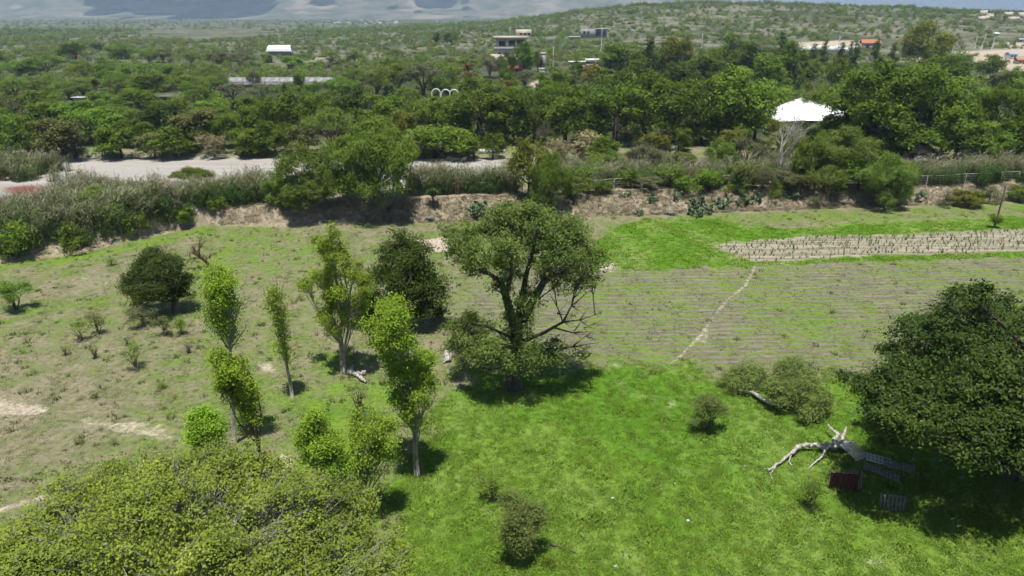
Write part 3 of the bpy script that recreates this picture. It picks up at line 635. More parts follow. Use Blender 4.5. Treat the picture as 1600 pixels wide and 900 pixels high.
# shrubs and saplings of the meadow
def px_shrub(name, label, basepx, toppy, wpx, seed, leafm, ncl=90, lpc=45, Ll=.16, barkm='brown', cat='shrub', stems=5, lob=7, shell=.3, low=.35, cr=.4, W=.4, group=None, droop=0., base_gap=0.0, zoff=0):
    b = G(*basepx); m = mpp(b); h = top_z(b[1], toppy) - b[2]; rw = wpx * m / 2; rng = np.random.default_rng(seed)
    cz = h * (low + (1 - low) / 2) if base_gap else h * .52
    rz = h - cz
    lobes = auto_lobes(rng, (0, 0, cz), (rw, rw * .9, rz), lob, .45, -.6)
    ex = [([(rng.normal() * .06, rng.normal() * .06, -.1), (rng.normal() * rw * .15, rng.normal() * rw * .15, h * .3), (rng.normal() * rw * .4, rng.normal() * rw * .4, h * .75)], [.05, .04, .012]) for _ in range(stems)]
    tp = [(0, 0, -.15), (0.03, 0, h * .25), (0.0, .04, h * .55)]
    return plant(name, label, cat, b, grow((tp, [.02 * h + .03, .018 * h + .02, .015]), lobes, seed, ncl, lpc, cr, Ll, W, leafm, barkm, extra=ex, shell=max(shell, .5), limb_r=.03, twigs=.5, twig_r=.016, droop=droop, puff=3, up=.8, twig_out=.25), group, ('stem', 'foliage') if cat == 'shrub' else ('trunk', 'crown'))
px_shrub('willow_bush', 'rounded light green bush on the lawn near the bottom edge', (812, 868), 768, 84, 51, 'willow', 260, 70, .17, droop=.7, cr=.42, W=.3)
px_shrub('sapling', 'small thin grey-green sapling behind the rounded bush on the lawn', (768, 782), 735, 42, 52, 'acacia', 40, 26, .14, cr=.32)
px_shrub('meadow_bush', 'pale dry-topped bush with dark base in the lush grass', (1107, 676), 617, 62, 53, 'willow', 150, 50, .15, W=.3)
px_shrub('low_weed_bush', 'faint low weedy bush left of the pallet pen', (1268, 795), 755, 46, 54, 'acacia', 36, 22, .15)
px_shrub('small_acacia', 'small spreading acacia at the far left edge of the meadow', (25, 485), 440, 58, 55, 'acacia', 120, 45, .18, cat='tree', base_gap=1, low=.35, barkm='dark')
px_shrub('sapling', 'tiny flat-topped sapling left of the grey shrub', (127, 533), 505, 30, 56, 'mid', 24, 26, .15, base_gap=1, low=.5, cat='tree')
px_shrub('grey_shrub', 'twiggy olive shrub beside a white stone in the dry meadow', (154, 522), 486, 32, 57, 'olive', 36, 30, .14)
px_shrub('sapling', 'little feathery sapling with round dark shadow in the dry meadow', (213, 577), 540, 38, 58, 'acacia', 40, 28, .14, base_gap=1, low=.45, cat='tree')
px_shrub('grey_shrub', 'dry twiggy shrub just under the dark round tree', (225, 510), 478, 52, 59, 'grey', 70, 36, .15)
px_shrub('grey_shrub', 'dry upright shrub below the trunk of the dark round tree', (258, 525), 495, 32, 60, 'olive', 40, 30, .15)
px_shrub('green_shrub', 'narrow dark green shrub in the shade of the round tree', (284, 522), 497, 20, 61, 'mid', 30, 30, .15)
px_shrub('dry_weed', 'tall dry weed left of the feathery sapling', (150, 560), 538, 16, 62, 'olive', 14, 18, .13, stems=7)
px_shrub('dry_weed', 'small dry weed below the tiny flat-topped sapling', (102, 555), 541, 12, 63, 'olive', 10, 16, .12, stems=6)
px_shrub('dry_weed', 'thin dry weed between grey shrub and feathery sapling', (198, 540), 524, 12, 64, 'grey', 10, 14, .12, stems=6)
px_shrub('dry_weed', 'thin grey weed right of the feathery sapling', (295, 552), 534, 18, 65, 'grey', 12, 14, .12, stems=7)
px_shrub('dry_weed', 'low green-brown weed above the bare pale patch', (254, 607), 596, 14, 66, 'mid', 12, 16, .12)
px_shrub('dry_weed', 'low weed in the dry meadow over the left bare patch', (150, 622), 612, 14, 67, 'olive', 12, 16, .12)
px_shrub('round_shrub', 'small round green shrub in the upper left meadow', (174, 415), 403, 12, 68, 'mid', 20, 24, .16)
px_shrub('twiggy_bush', 'leafless brown twiggy bush between the poplars', (562, 645), 600, 46, 69, 'grey', 40, 12, .12, stems=16)
px_shrub('shady_bush', 'spreading dark bush between dark tree and great spreading tree', (722, 545), 488, 90, 70, 'dark', 120, 40, .2)
px_shrub('dark_tuft', 'tiny dark tuft of leaves near the bottom of the lawn', (857, 884), 874, 9, 71, 'laurel', 10, 20, .12)
px_shrub('low_bush', 'grey-green low bush at the edge of the foreground tree', (172, 738), 722, 22, 72, 'acacia', 22, 26, .14)

# fallen tree with leaves still growing
def path3(pts, z): 
    out = []
    for q in pts:
        g = G(q[0], q[1]); out.append(np.array([g[0], g[1], g[2] + (q[3] if len(q) > 3 else z)]))
    return np.array(out)
b = G(1205, 640)
fp = path3([(1150, 615), (1175, 620), (1190, 630), (1205, 637), (1230, 640)], .35) - b
lobs = []
for x, y, r, z in [(1140, 612, 20, .8), (1165, 608, 26, 1.2), (1185, 606, 22, 1.3), (1150, 600, 16, 1.0), (1222, 640, 32, 1.7), (1255, 640, 36, 1.9), (1240, 625, 30, 2.6), (1270, 645, 24, 1.3), (1215, 620, 22, 2.6), (1260, 655, 26, .9)]:
    c = G(x, y); m = mpp(c); lobs.append((c + np.array([0, 0, z]) - b, np.array([r, r, r * .8]) * m, (r / 25) ** 2))
ft = plant('fallen_tree', 'fallen leafy tree with pale bent trunk lying in the lush grass', 'tree', b, grow((fp - np.array([0, 0, .12]), [.06, .1, .12, .14, .12]), lobs, 73, 420, 56, .42, .19, .34, 'willow', 'dark', shell=.5, droop=.4, limb_r=.05, puff=4, twigs=.15))
MB().tube(fp + np.array([0, -.1, .1]), [.07, .14, .17, .2, .12], 8).build('bare_limb', BM['white'], ft, True)
# bleached dead trunk
def dead(name, label, basepx, paths, mat, cat='log', sm=True, sides=8):
    b = G(*basepx); mb = MB(); rng = np.random.default_rng(7)
    for k, pth in enumerate(paths):
        p = path3([(q[0], q[1], 0, q[3]) for q in pth], 0) - b; r = np.array([q[2] for q in pth])
        n = 4 * (len(p) - 1) + 1; t = np.linspace(0, len(p) - 1, n); P = np.stack([np.interp(t, range(len(p)), p[:, i]) for i in range(3)], 1)
        R = np.interp(t, range(len(p)), r); R = R * rng.uniform(.72, 1.25, n); P[1:-1] += rng.normal(size=(n - 2, 3)) * R[1:-1, None] * .28
        mb.tube(P, R, sides if k == 0 else 6)
    o = mb.build(name, BM[mat], None, sm, b); return tag(o, label, cat)
dead('dead_trunk', 'bleached white dead trunk with roots lying on the grass', (1270, 715),
  [[(1322, 704, 0.315, 0.56), (1306, 704, 0.295, 0.48), (1285, 706, 0.213, 0.44), (1262, 704, 0.183, 0.48), (1248, 706, 0.153, 0.48), (1234, 716, 0.122, 0.40), (1218, 728, 0.102, 0.28), (1200, 738, 0.051, 0.16)],
   [(1303, 703, 0.183, 0.48), (1306, 690, 0.153, 0.64), (1296, 682, 0.102, 0.72), (1290, 676, 0.035, 0.80)], [(1312, 702, 0.178, 0.56), (1316, 690, 0.127, 0.64), (1320, 680, 0.051, 0.72)],
   [(1290, 708, 0.127, 0.40), (1283, 720, 0.092, 0.32), (1270, 728, 0.061, 0.16), (1262, 734, 0.025, 0.04)], [(1236, 715, 0.071, 0.40), (1232, 724, 0.051, 0.16), (1238, 730, 0.021, 0.04)],
   [(1212, 732, 0.061, 0.24), (1203, 742, 0.041, 0.08), (1208, 752, 0.016, 0.02)], [(1204, 736, 0.041, 0.16), (1196, 735, 0.025, 0.16), (1190, 738, 0.010, 0.08)]], 'white')
dead('cut_log', 'short pale cut logs lying beside the tall slim poplar trunk', (560, 588),
  [[(545, 584, .22, .25), (556, 587, .24, .25), (572, 586, .2, .25)], [(556, 587, .2, .25), (564, 595, .2, .22), (572, 600, .12, .2)], [(548, 583, .16, .25), (552, 576, .1, .35)]], 'white')
dead('bleached_stump', 'small bleached stump left of the great spreading tree', (700, 562), [[(700, 566, .35, .05), (700, 562, .3, .5), (698, 560, .18, .8)], [(702, 563, .2, .3), (706, 558, .1, .6)], [(699, 564, .2, .1), (693, 568, .08, .1)]], 'white', 'stump')
dead('fallen_stick', 'thin dark stick lying right of the rounded bush', (880, 860), [[(858, 853, .05, .08), (872, 855, .05, .1), (888, 861, .045, .08), (902, 866, .02, .05)]], 'dark', 'stick')
# leafless reddish tree
def bare_tree(name, label, basepx, seed, h, spread, lean, mat, levels=3, r0=.2, group=None, n1=5):
    rng = np.random.default_rng(seed); b = G(*basepx); mb = MB()
    def rec(p, d, ln, r, lv):
        n = 5; pts = [p]; dd = d.copy()
        for _ in range(n - 1):
            dd = unit(dd + rng.normal(size=3) * .16 + np.array([0, 0, .05])); pts.append(pts[-1] + dd * ln / (n - 1))
        mb.tube(np.array(pts), np.linspace(r, r * .55, n), 6 if lv == levels else (5 if lv > 1 else 3), False)
        if lv == 0: return
        for k in range(n1 if lv > 1 else n1 + 1):
            s = pts[rng.integers(2, n)]; nd = unit(dd + unit(rng.normal(size=3)) * spread)
            rec(s, nd, ln * rng.uniform(.5, .75), r * .5, lv - 1)
    rec(np.array([0, 0, -.2]), unit(np.array(lean, float)), h * .45, r0, levels)
    t = thing(name, label, 'tree', b, 0, group); mb.build('trunk', BM[mat], t, True); return t
bare_tree('bare_tree', 'leafless reddish tree leaning left above the dark round tree', (327, 414), 3, 5.0, .75, (-.55, 0, .8), 'red', 3, .24)
bare_tree('bare_white_tree', 'leafless white-barked tree by the bank fence', (1219, 288), 9, 14.5, .62, (.05, 0, 1), 'grey', 3, .25)
bare_tree('bare_grey_tree', 'dead grey branching tree before the tall dark grove', (738, 222), 13, 10, .8, (0, 0, 1), 'white', 3, .2)
bare_tree('bare_dark_tree', 'leafless dark tree in dry scrub right of the light willow', (862, 252), 15, 10, .8, (-.1, 0, 1), 'brown', 3, .2)
bare_tree('bare_grey_tree', 'dead grey tree among the dense left belt', (565, 214), 21, 11, .8, (0, 0, 1), 'grey', 3, .2)
bare_tree('bare_grey_tree', 'dead dark-limbed tree in the scrub by the bank fence', (1010, 272), 23, 8.5, .85, (.1, 0, 1), 'brown', 3, .18)
bare_tree('bare_grey_tree', 'dry twiggy tree standing in the left mesquite woodland', (150, 100), 25, 11, .9, (0, 0, 1), 'grey', 3, .25)
# ------------------------------------------------------------------ prototypes for the woodland trees (shared meshes)
def proto(H, Wd, seed, leafm, barkm, n_l, fr, ncl, lpc, cr, Ll, Wl=.5, low=.25, kind='round', shell=.5, **kw):
    rng = np.random.default_rng(seed); cz = H * (low + (1 - low) / 2); rz = H * (1 - low) / 2; r = Wd / 2
    if kind == 'umbrella':
        lobes = []
        for k in range(n_l):
            a = rng.uniform(0, 2 * pi); q = math.sqrt(rng.random()) * .85
            lobes.append((np.array([cos(a) * q * r, sin(a) * q * r, H * (1 - .16 - .42 * q * q * rng.uniform(.6, 1.2))]), np.array([r * .28, r * .28, H * .13]), 1.0))
        ex = [([(0, 0, H * .06), (cos(a) * r * .15, sin(a) * r * .15, H * .35), (cos(a) * r * .5, sin(a) * r * .5, H * .7)], [.2, .14, .05]) for a in np.linspace(0, 5.2, 5)]
    elif kind == 'column':
        lobes = [(np.array([rng.normal() * r * .2, rng.normal() * r * .2, H * z]), np.array([r * (1.05 - .75 * abs(z - .4)), ] * 2 + [H * .12]), .8) for z in np.linspace(.12, .93, n_l)]; ex = []
    elif kind == 'cone':
        lobes = [(np.array([rng.normal() * r * .3 * (1 - z), rng.normal() * r * .3 * (1 - z), H * z]), np.array([r * (1.05 - z), ] * 2 + [H * .09]), 1.1 - z) for z in np.linspace(.15, .95, n_l)]; ex = []
    else:
        lobes = auto_lobes(rng, (0, 0, H * (.42 + low * .5)), (r, r, H * (.58 - low * .5)), n_l, fr, -.6); ex = []
    tp = [(0, 0, -.4), (.1, 0, H * .2), (0, .1, H * .45), (.1, 0, H * .7)]
    return grow((tp, [.035 * H, .028 * H, .02 * H, .008 * H]), lobes, seed, ncl, lpc, cr, Ll, Wl, leafm, barkm, shell=shell, extra=ex, twigs=.06, limb_r=.012 * H, sides=5, puff=4, puff_r=.5, **kw)
PR = {  # height, width, (trunk, crown) meshes
 'tall': [(16, 13, proto(16, 13, s, 'laurel', 'dark', 18, .36, 520, 18, 1.0, .6, low=.1, contrast=.65)) for s in (101, 102, 103)],
 'round': [(9, 9.5, proto(9, 9.5, s, 'mid', 'dark', 13, .4, 380, 18, .75, .46, low=.08, contrast=.65)) for s in (111, 112, 113)],
 'umbrella': [(8, 11, proto(8, 11, s, 'mesq', 'brown', 24, .4, 380, 18, .7, .42, .35, kind='umbrella', contrast=.6)) for s in (121, 122, 123)],
 'feather': [(8, 10, proto(8, 10, s, 'acacia', 'brown', 16, .38, 620, 20, .6, .42, .32, low=.02, contrast=.55, droop=.3)) for s in (131, 132)],
 'giant': [(20, 26, proto(20, 26, 171, 'laurel', 'dark', 34, .26, 1700, 17, .95, .55, low=.0, contrast=.65))],
 'dome': [(11, 17, proto(11, 17, s, 'acacia', 'brown', 24, .36, 2000, 22, .62, .38, .34, low=.0, contrast=.5, droop=.2)) for s in (181, 182)],
 'column': [(12, 3, proto(12, 3, 141, 'dark', 'dark', 9, .4, 120, 20, .6, .42, kind='column'))],
 'cone': [(12, 6, proto(12, 6, 151, 'dark', 'dark', 9, .4, 170, 20, .6, .45, kind='cone'))],
 'shrub': [(3.4, 4.6, proto(3.4, 4.6, s, 'grey', 'brown', 8, .45, 120, 15, .45, .30, .4, low=-.1, contrast=.6, shell=.35)) for s in (161, 162)],
}
SPEC = {  # code -> shape, foliage, words
 'Z': ('giant', 'laurel', 'giant dark green'), 'A': ('dome', 'acacia', 'dome-shaped feathery'), 'a': ('dome', 'mesq', 'dome-shaped olive'), 'f': ('feather', 'mesq', 'feathery olive'),
 'T': ('tall', 'laurel', 'tall dark green'), 'D': ('round', 'laurel', 'dense dark green'), 'K': ('tall', 'dark', 'very dark tall'), 'B': ('round', 'mid', 'bushy bright green'), 'b': ('tall', 'mid', 'tall bright green'),
 'M': ('umbrella', 'mesq', 'flat-topped olive green'), 'F': ('feather', 'acacia', 'feathery green'), 'O': ('round', 'olive', 'dull brownish green'), 'G': ('shrub', 'grey', 'twiggy grey-green'), 'g': ('umbrella', 'grey', 'greyish spreading'),
 'Y': ('round', 'yellow', 'light yellow-green'), 'y': ('tall', 'yellow', 'tall yellow-green'), 'C': ('column', 'dark', 'narrow dark columnar'), 'N': ('cone', 'dark', 'dark conical'), 'R': ('column', 'orange', 'orange-brown leafed'), 'r': ('round', 'orange', 'orange-leafed'), 'S': ('shrub', 'straw', 'dry straw-coloured'), 'P': ('shrub', 'mid', 'low bright green'),
}
_rf = np.random.default_rng(77)
WOOD = []
def wood(px, top, base, w, code, label=None):
    shape, leafm, words = SPEC[code]; b = G(px, base); m = mpp(b)
    h = max(1.5, float(top_z(b[1], top) - b[2])); wd = w * m
    H0, W0, meshes = PR[shape][_rf.integers(len(PR[shape]))]
    shrub = shape == 'shrub'
    nm = {'C': 'cypress_tree', 'N': 'conifer_tree', 'G': 'grey_shrub', 'S': 'dry_cane_clump', 'P': 'green_shrub', 'M': 'mesquite_tree', 'g': 'mesquite_tree', 'F': 'acacia_tree', 'f': 'acacia_tree', 'A': 'acacia_tree', 'a': 'acacia_tree'}.get(code, 'woodland_tree')
    t = thing(nm, 'x', 'shrub' if shrub else 'tree', b, _rf.uniform(0, 6.28))
    t.scale = (wd / W0 * _rf.uniform(.94, 1.1), wd / W0 * _rf.uniform(.94, 1.1), h / H0)
    a = link('stem' if shrub else 'trunk', meshes[0], t); c = link('foliage' if shrub else 'crown', meshes[1], t)
    c.material_slots[0].link = 'OBJECT'; c.material_slots[0].material = LM[leafm]
    WOOD.append((px, base, code, t, label, w)); return t

# trees and bushes standing along the near bank
wood(588, 188, 320, 165, 'A', 'huge dome-shaped feathery acacia over the bank fence'); wood(545, 215, 316, 100, 'A', 'smaller acacia merging into the huge dome-shaped one')
wood(478, 268, 326, 96, 'a', 'dense dark skirt under the two-topped acacia'); wood(478, 225, 325, 90, 'M', 'dark acacia with two open flat tops on the bank'); wood(440, 262, 318, 60, 'F', 'low acacia skirt left of the two-topped acacia')
wood(826, 210, 308, 66, 'Y', 'pale willow-like tree with drooping top on the bank'); wood(857, 240, 328, 78, 'A', 'bright green rounded tree spilling over the bank crest')
wood(302, 262, 292, 74, 'A', 'lone green dome bush in the dry riverbed')
wood(1292, 258, 312, 62, 'M', 'leaning flat-topped acacia rooted in the bank slope'); wood(1382, 240, 326, 88, 'a', 'dark acacia casting a deep shadow on the bank'); wood(1340, 240, 296, 60, 'B')
wood(1315, 198, 285, 115, 'a', 'wide olive acacia before the white tent'); wood(1262, 215, 290, 60, 'F'); wood(1212, 282, 312, 30, 'P', 'small bright bush just below the bare white tree')
wood(1165, 250, 300, 52, 'O'); wood(1110, 262, 300, 54, 'B'); wood(1165, 215, 268, 70, 'g'); wood(1120, 218, 270, 62, 'F'); wood(1072, 236, 276, 52, 'O'); wood(1003, 226, 274, 54, 'g')
wood(950, 235, 278, 68, 'F'); wood(940, 210, 255, 52, 'D'); wood(915, 256, 290, 56, 'P'); wood(985, 262, 292, 50, 'P'); wood(1045, 256, 292, 60, 'P'); wood(1025, 205, 240, 50, 'Y'); wood(1190, 262, 300, 40, 'g'); wood(1150, 275, 305, 40, 'P')
wood(1508, 296, 322, 60, 'Y', 'yellow-green bush low on the bank slope'); wood(1545, 290, 318, 36, 'G'); wood(1592, 288, 315, 44, 'B', 'bright green bush at the right end of the bank'); wood(1480, 305, 322, 36, 'G')
wood(1235, 200, 262, 40, 'Y'); wood(1270, 305, 325, 26, 'G'); wood(450, 318, 330, 18, 'P'); wood(830, 308, 325, 24, 'P'); wood(905, 205, 245, 90, 'S'); wood(875, 215, 255, 50, 'S')
for q in [(30, 345, 402, 66, 'P'), (120, 350, 391, 54, 'P'), (215, 325, 368, 52, 'P'), (282, 322, 352, 40, 'B'), (150, 292, 335, 70, 'f'), (232, 300, 340, 50, 'G'), (342, 304, 330, 36, 'P'), (95, 318, 360, 50, 'G'), (180, 315, 350, 44, 'f')]: wood(*q)
# first line on the far side of the riverbed
for q in [(18, 172, 250, 84, 'F'), (48, 187, 249, 80, 'D'), (118, 175, 248, 96, 'O'), (190, 190, 247, 72, 'D'), (243, 200, 246, 52, 'O'), (275, 194, 247, 76, 'D'), (335, 205, 245, 56, 'S'), (376, 196, 244, 62, 'B'), (402, 208, 245, 44, 'D'),
          (430, 185, 243, 62, 'D'), (482, 188, 243, 64, 'O'), (520, 166, 240, 84, 'M'), (642, 205, 247, 64, 'S'), (692, 190, 248, 104, 'B'), (740, 205, 250, 50, 'B'), (612, 200, 246, 50, 'Y'), (770, 205, 248, 40, 'D')]: wood(*q)
for q in [(10, 150, 225, 70, 'g'), (88, 180, 238, 76, 'O'), (150, 165, 228, 96, 'B'), (215, 180, 230, 64, 'D'), (246, 155, 222, 54, 'K'), (305, 160, 230, 104, 'O'), (350, 170, 230, 62, 'D'), (398, 150, 222, 66, 'D'), (445, 140, 224, 76, 'D'), (451, 132, 190, 11, 'C'), (494, 140, 210, 74, 'D'),
          (552, 132, 210, 66, 'K'), (600, 140, 212, 76, 'B'), (642, 165, 222, 66, 'Y'), (600, 180, 222, 46, 'Y'), (672, 155, 215, 60, 'B'), (748, 132, 228, 112, 'T'), (705, 150, 205, 60, 'b'), (790, 135, 225, 70, 'T')]: wood(*q)
for q in [(35, 158, 200, 70, 'D'), (75, 150, 195, 64, 'B'), (120, 155, 198, 66, 'B'), (180, 150, 190, 66, 'D'), (275, 150, 192, 70, 'D'), (330, 148, 195, 60, 'B'), (560, 165, 215, 50, 'D')]: wood(*q)
# tall grove on the right
for q in [(835, 140, 222, 64, 'T'), (882, 132, 226, 84, 'T'), (960, 122, 226, 112, 'T'), (925, 150, 228, 60, 'K'), (1005, 108, 215, 80, 'T'), (1052, 112, 222, 92, 'b'), (1095, 120, 224, 74, 'T'), (1150, 102, 226, 112, 'b'), (1082, 160, 228, 62, 'K'), (1178, 122, 222, 60, 'T'), (1120, 150, 228, 70, 'T'),
          (860, 100, 158, 62, 'D'), (878, 104, 150, 52, 'O'), (975, 66, 130, 76, 'T'), (1012, 60, 128, 44, 'N'), (1055, 46, 130, 52, 'y'), (1035, 62, 125, 44, 'K'), (1100, 78, 135, 60, 'T'), (1148, 50, 120, 60, 'T'), (1182, 66, 125, 60, 'K'), (1128, 70, 120, 50, 'D'), (1215, 52, 115, 40, 'N'), (1240, 62, 140, 66, 'T'), (1195, 80, 150, 60, 'b'),
          (1285, 64, 110, 30, 'N'), (1268, 70, 115, 34, 'N'), (1310, 68, 115, 26, 'N'), (1330, 64, 118, 26, 'N'), (1392, 68, 110, 26, 'N'), (1365, 62, 115, 32, 'N'), (1325, 66, 112, 20, 'N')]: wood(*q)
wood(1385, 92, 250, 225, 'Z', 'giant dark spreading tree behind the white tent'); wood(1440, 115, 248, 110, 'T'); wood(1365, 175, 252, 100, 'K'); wood(1440, 30, 115, 72, 'y', 'tall yellow-green tree topping the grove near the hill town'); wood(1470, 78, 150, 84, 'T'); wood(1500, 120, 215, 86, 'b'); wood(1548, 84, 125, 52, 'D'); wood(1565, 105, 145, 60, 'O')
for q in [(1560, 130, 250, 120, 'Z'), (1600, 160, 256, 90, 'T'), (1490, 165, 252, 84, 'T'), (1535, 190, 256, 80, 'b'), (1590, 105, 160, 40, 'D'), (1575, 190, 258, 60, 'K'), (1215, 180, 240, 50, 'Y'), (1250, 185, 238, 44, 'D'), (1280, 190, 240, 50, 'D'), (920, 200, 236, 34, 'Y'), (1060, 195, 236, 40, 'D'), (1140, 195, 236, 44, 'Y'), (1625, 120, 240, 90, 'T')]: wood(*q)
# around the houses
for q in [(818, 62, 118, 40, 'D'), (792, 78, 120, 34, 'D'), (765, 85, 122, 44, 'g'), (733, 100, 142, 20, 'R'), (682, 46, 70, 14, 'D'), (684, 50, 69, 13, 'Y'), (706, 47, 70, 28, 'D'), (792, 104, 146, 32, 'D'), (794, 126, 152, 16, 'R'), (775, 128, 155, 36, 'O'), (820, 108, 138, 40, 'g'), (922, 94, 140, 28, 'r'), (840, 78, 112, 16, 'O'), (900, 90, 130, 20, 'D'),
          (815, 130, 170, 40, 'B'), (745, 118, 160, 60, 'D'), (690, 118, 158, 40, 'F'), (686, 147, 172, 34, 'B'), (712, 150, 176, 40, 'B'), (700, 146, 172, 18, 'B'), (662, 96, 150, 70, 'g'), (622, 98, 148, 70, 'M'), (590, 108, 150, 60, 'M'), (533, 112, 155, 66, 'F'), (690, 96, 140, 50, 'F'), (640, 90, 125, 40, 'F')]: wood(*q)
# mesquites of the middle distance
for q in [(25, 120, 156, 56, 'M'), (68, 124, 156, 50, 'M'), (108, 126, 156, 50, 'M'), (132, 122, 154, 44, 'M'), (190, 118, 155, 56, 'M'), (242, 112, 156, 74, 'F'), (300, 116, 154, 62, 'M'), (332, 118, 152, 52, 'M'), (398, 110, 152, 30, 'g'), (470, 113, 152, 26, 'f'), (345, 112, 150, 40, 'M'), (365, 129, 160, 44, 'g'), (410, 130, 162, 46, 'g'), (450, 128, 162, 50, 'M'), (492, 127, 162, 40, 'F'), (40, 88, 118, 60, 'F'), (75, 84, 116, 60, 'M'), (135, 98, 126, 44, 'M'), (165, 98, 126, 36, 'F'), (120, 64, 96, 56, 'F'), (152, 66, 80, 20, 'K'), (190, 62, 92, 54, 'F'), (235, 75, 102, 50, 'M'), (255, 70, 98, 36, 'O'), (300, 80, 104, 40, 'M'), (270, 100, 126, 40, 'F'), (340, 78, 100, 40, 'O'), (375, 82, 106, 40, 'g')]: wood(*q)
# the rest of the belt, filled in between the trees surveyed one by one
_occ = [(p, b) for p, b, *_ in WOOD]
def fill(n, x0, x1, y0, y1, codes, hpx, wpx, gap):
    k = 0; tries = 0
    while k < n and tries < n * 40:
        tries += 1
        px = _rf.uniform(x0, x1); by = _rf.uniform(y0, y1)
        if any(abs(px - a) < gap * 1.6 and abs(by - c) < gap * .55 for a, c in _occ): continue
        if NOGO(px, by): continue
        s = _rf.uniform(.8, 1.25) * (by / ((y0 + y1) / 2)) ** .8
        wood(px, by - hpx * s, by, wpx * s * _rf.uniform(.85, 1.2), codes[_rf.integers(len(codes))]); _occ.append((px, by)); k += 1
def NOGO(px, by):
    return (338 < px < 535 and 112 < by < 168) or (415 < px < 460 and 70 < by < 88) or (760 < px < 835 and 60 < by < 118) or (670 < px < 722 and 140 < by < 175) or (1200 < px < 1330 and 150 < by < 212) or (820 < px < 862 and 85 < by < 150) or (885 < px < 945 and 88 < by < 118) or (1420 < px < 1450 and 225 < by < 260) or (1440 < px and 50 < by < 120) or (30 < px < 70 and 100 < by < 125) or (900 < px < 955 and 38 < by < 66)
fill(30, 890, 1430, 258, 302, 'fPGOFgf', 26, 46, 18)
fill(34, -20, 740, 160, 212, 'DBOfFBDDg', 36, 54, 30)
fill(46, -20, 760, 96, 156, 'MfMgOMFPB', 24, 40, 24)
fill(26, 830, 1230, 128, 215, 'TTbKD', 60, 62, 34)
fill(16, 1240, 1640, 120, 215, 'TTbKD', 60, 66, 40)
fill(20, 860, 1640, 95, 128, 'DTNOF', 32, 40, 28)

wood(1312, 171, 238, 62, 'D', 'dense dark tree hiding the right end of the white tent'); wood(1335, 140, 244, 80, 'T')
# labels that single each one out
def ordinal(n):
    w = ['first', 'second', 'third', 'fourth', 'fifth', 'sixth', 'seventh', 'eighth', 'ninth', 'tenth', 'eleventh', 'twelfth', 'thirteenth', 'fourteenth', 'fifteenth', 'sixteenth', 'seventeenth', 'eighteenth', 'nineteenth', 'twentieth']
    return w[n] if n < 20 else '%dth' % (n + 1) if (n + 1) % 10 not in (1, 2, 3) else '%d%s' % (n + 1, {1: 'st', 2: 'nd', 3: 'rd'}[(n + 1) % 10])
def zone(px, by):
    if by >= 255: return 'on the near river bank'
    if by >= 240: return 'just behind the dry riverbed' if px < 800 else 'at the foot of the tall grove'
    if by >= 205: return 'in the belt behind the riverbed' if px < 800 else 'in front of the tall grove' if by > 226 else 'in the tall right-hand grove'
    if by >= 160: return 'in the middle of the left woodland' if px < 800 else 'deep in the tall right-hand grove'
    if by >= 110: return 'in the mesquite woodland by the greenhouse' if px < 640 else 'near the hillside houses' if px < 960 else 'at the back of the right-hand grove'
    return 'in the far left scrub woodland' if px < 640 else 'above the hillside houses' if px < 960 else 'below the scrub hill'
GROUPS = {'on the near river bank': 'trees and bushes along the near bank'}
_sets = {}
for px, by, code, t, label, w in WOOD:
    z = zone(px, by)
    if not label: _sets.setdefault((SPEC[code][2], z, t['category']), []).append((px, t))
    else: t['label'] = label
    t['group'] = GROUPS.get(z, 'woodland trees beyond the riverbed' if t['category'] == 'tree' else 'shrubs beyond the riverbed')
for (words, z, cat), lst in _sets.items():
    lst.sort(key=lambda q: q[0])
    for i, (px, t) in enumerate(lst):
        t['label'] = '%s %s %s' % (words, cat, z) if len(lst) == 1 else '%s %s %s, %s from the left' % (words, cat, z, ordinal(i))

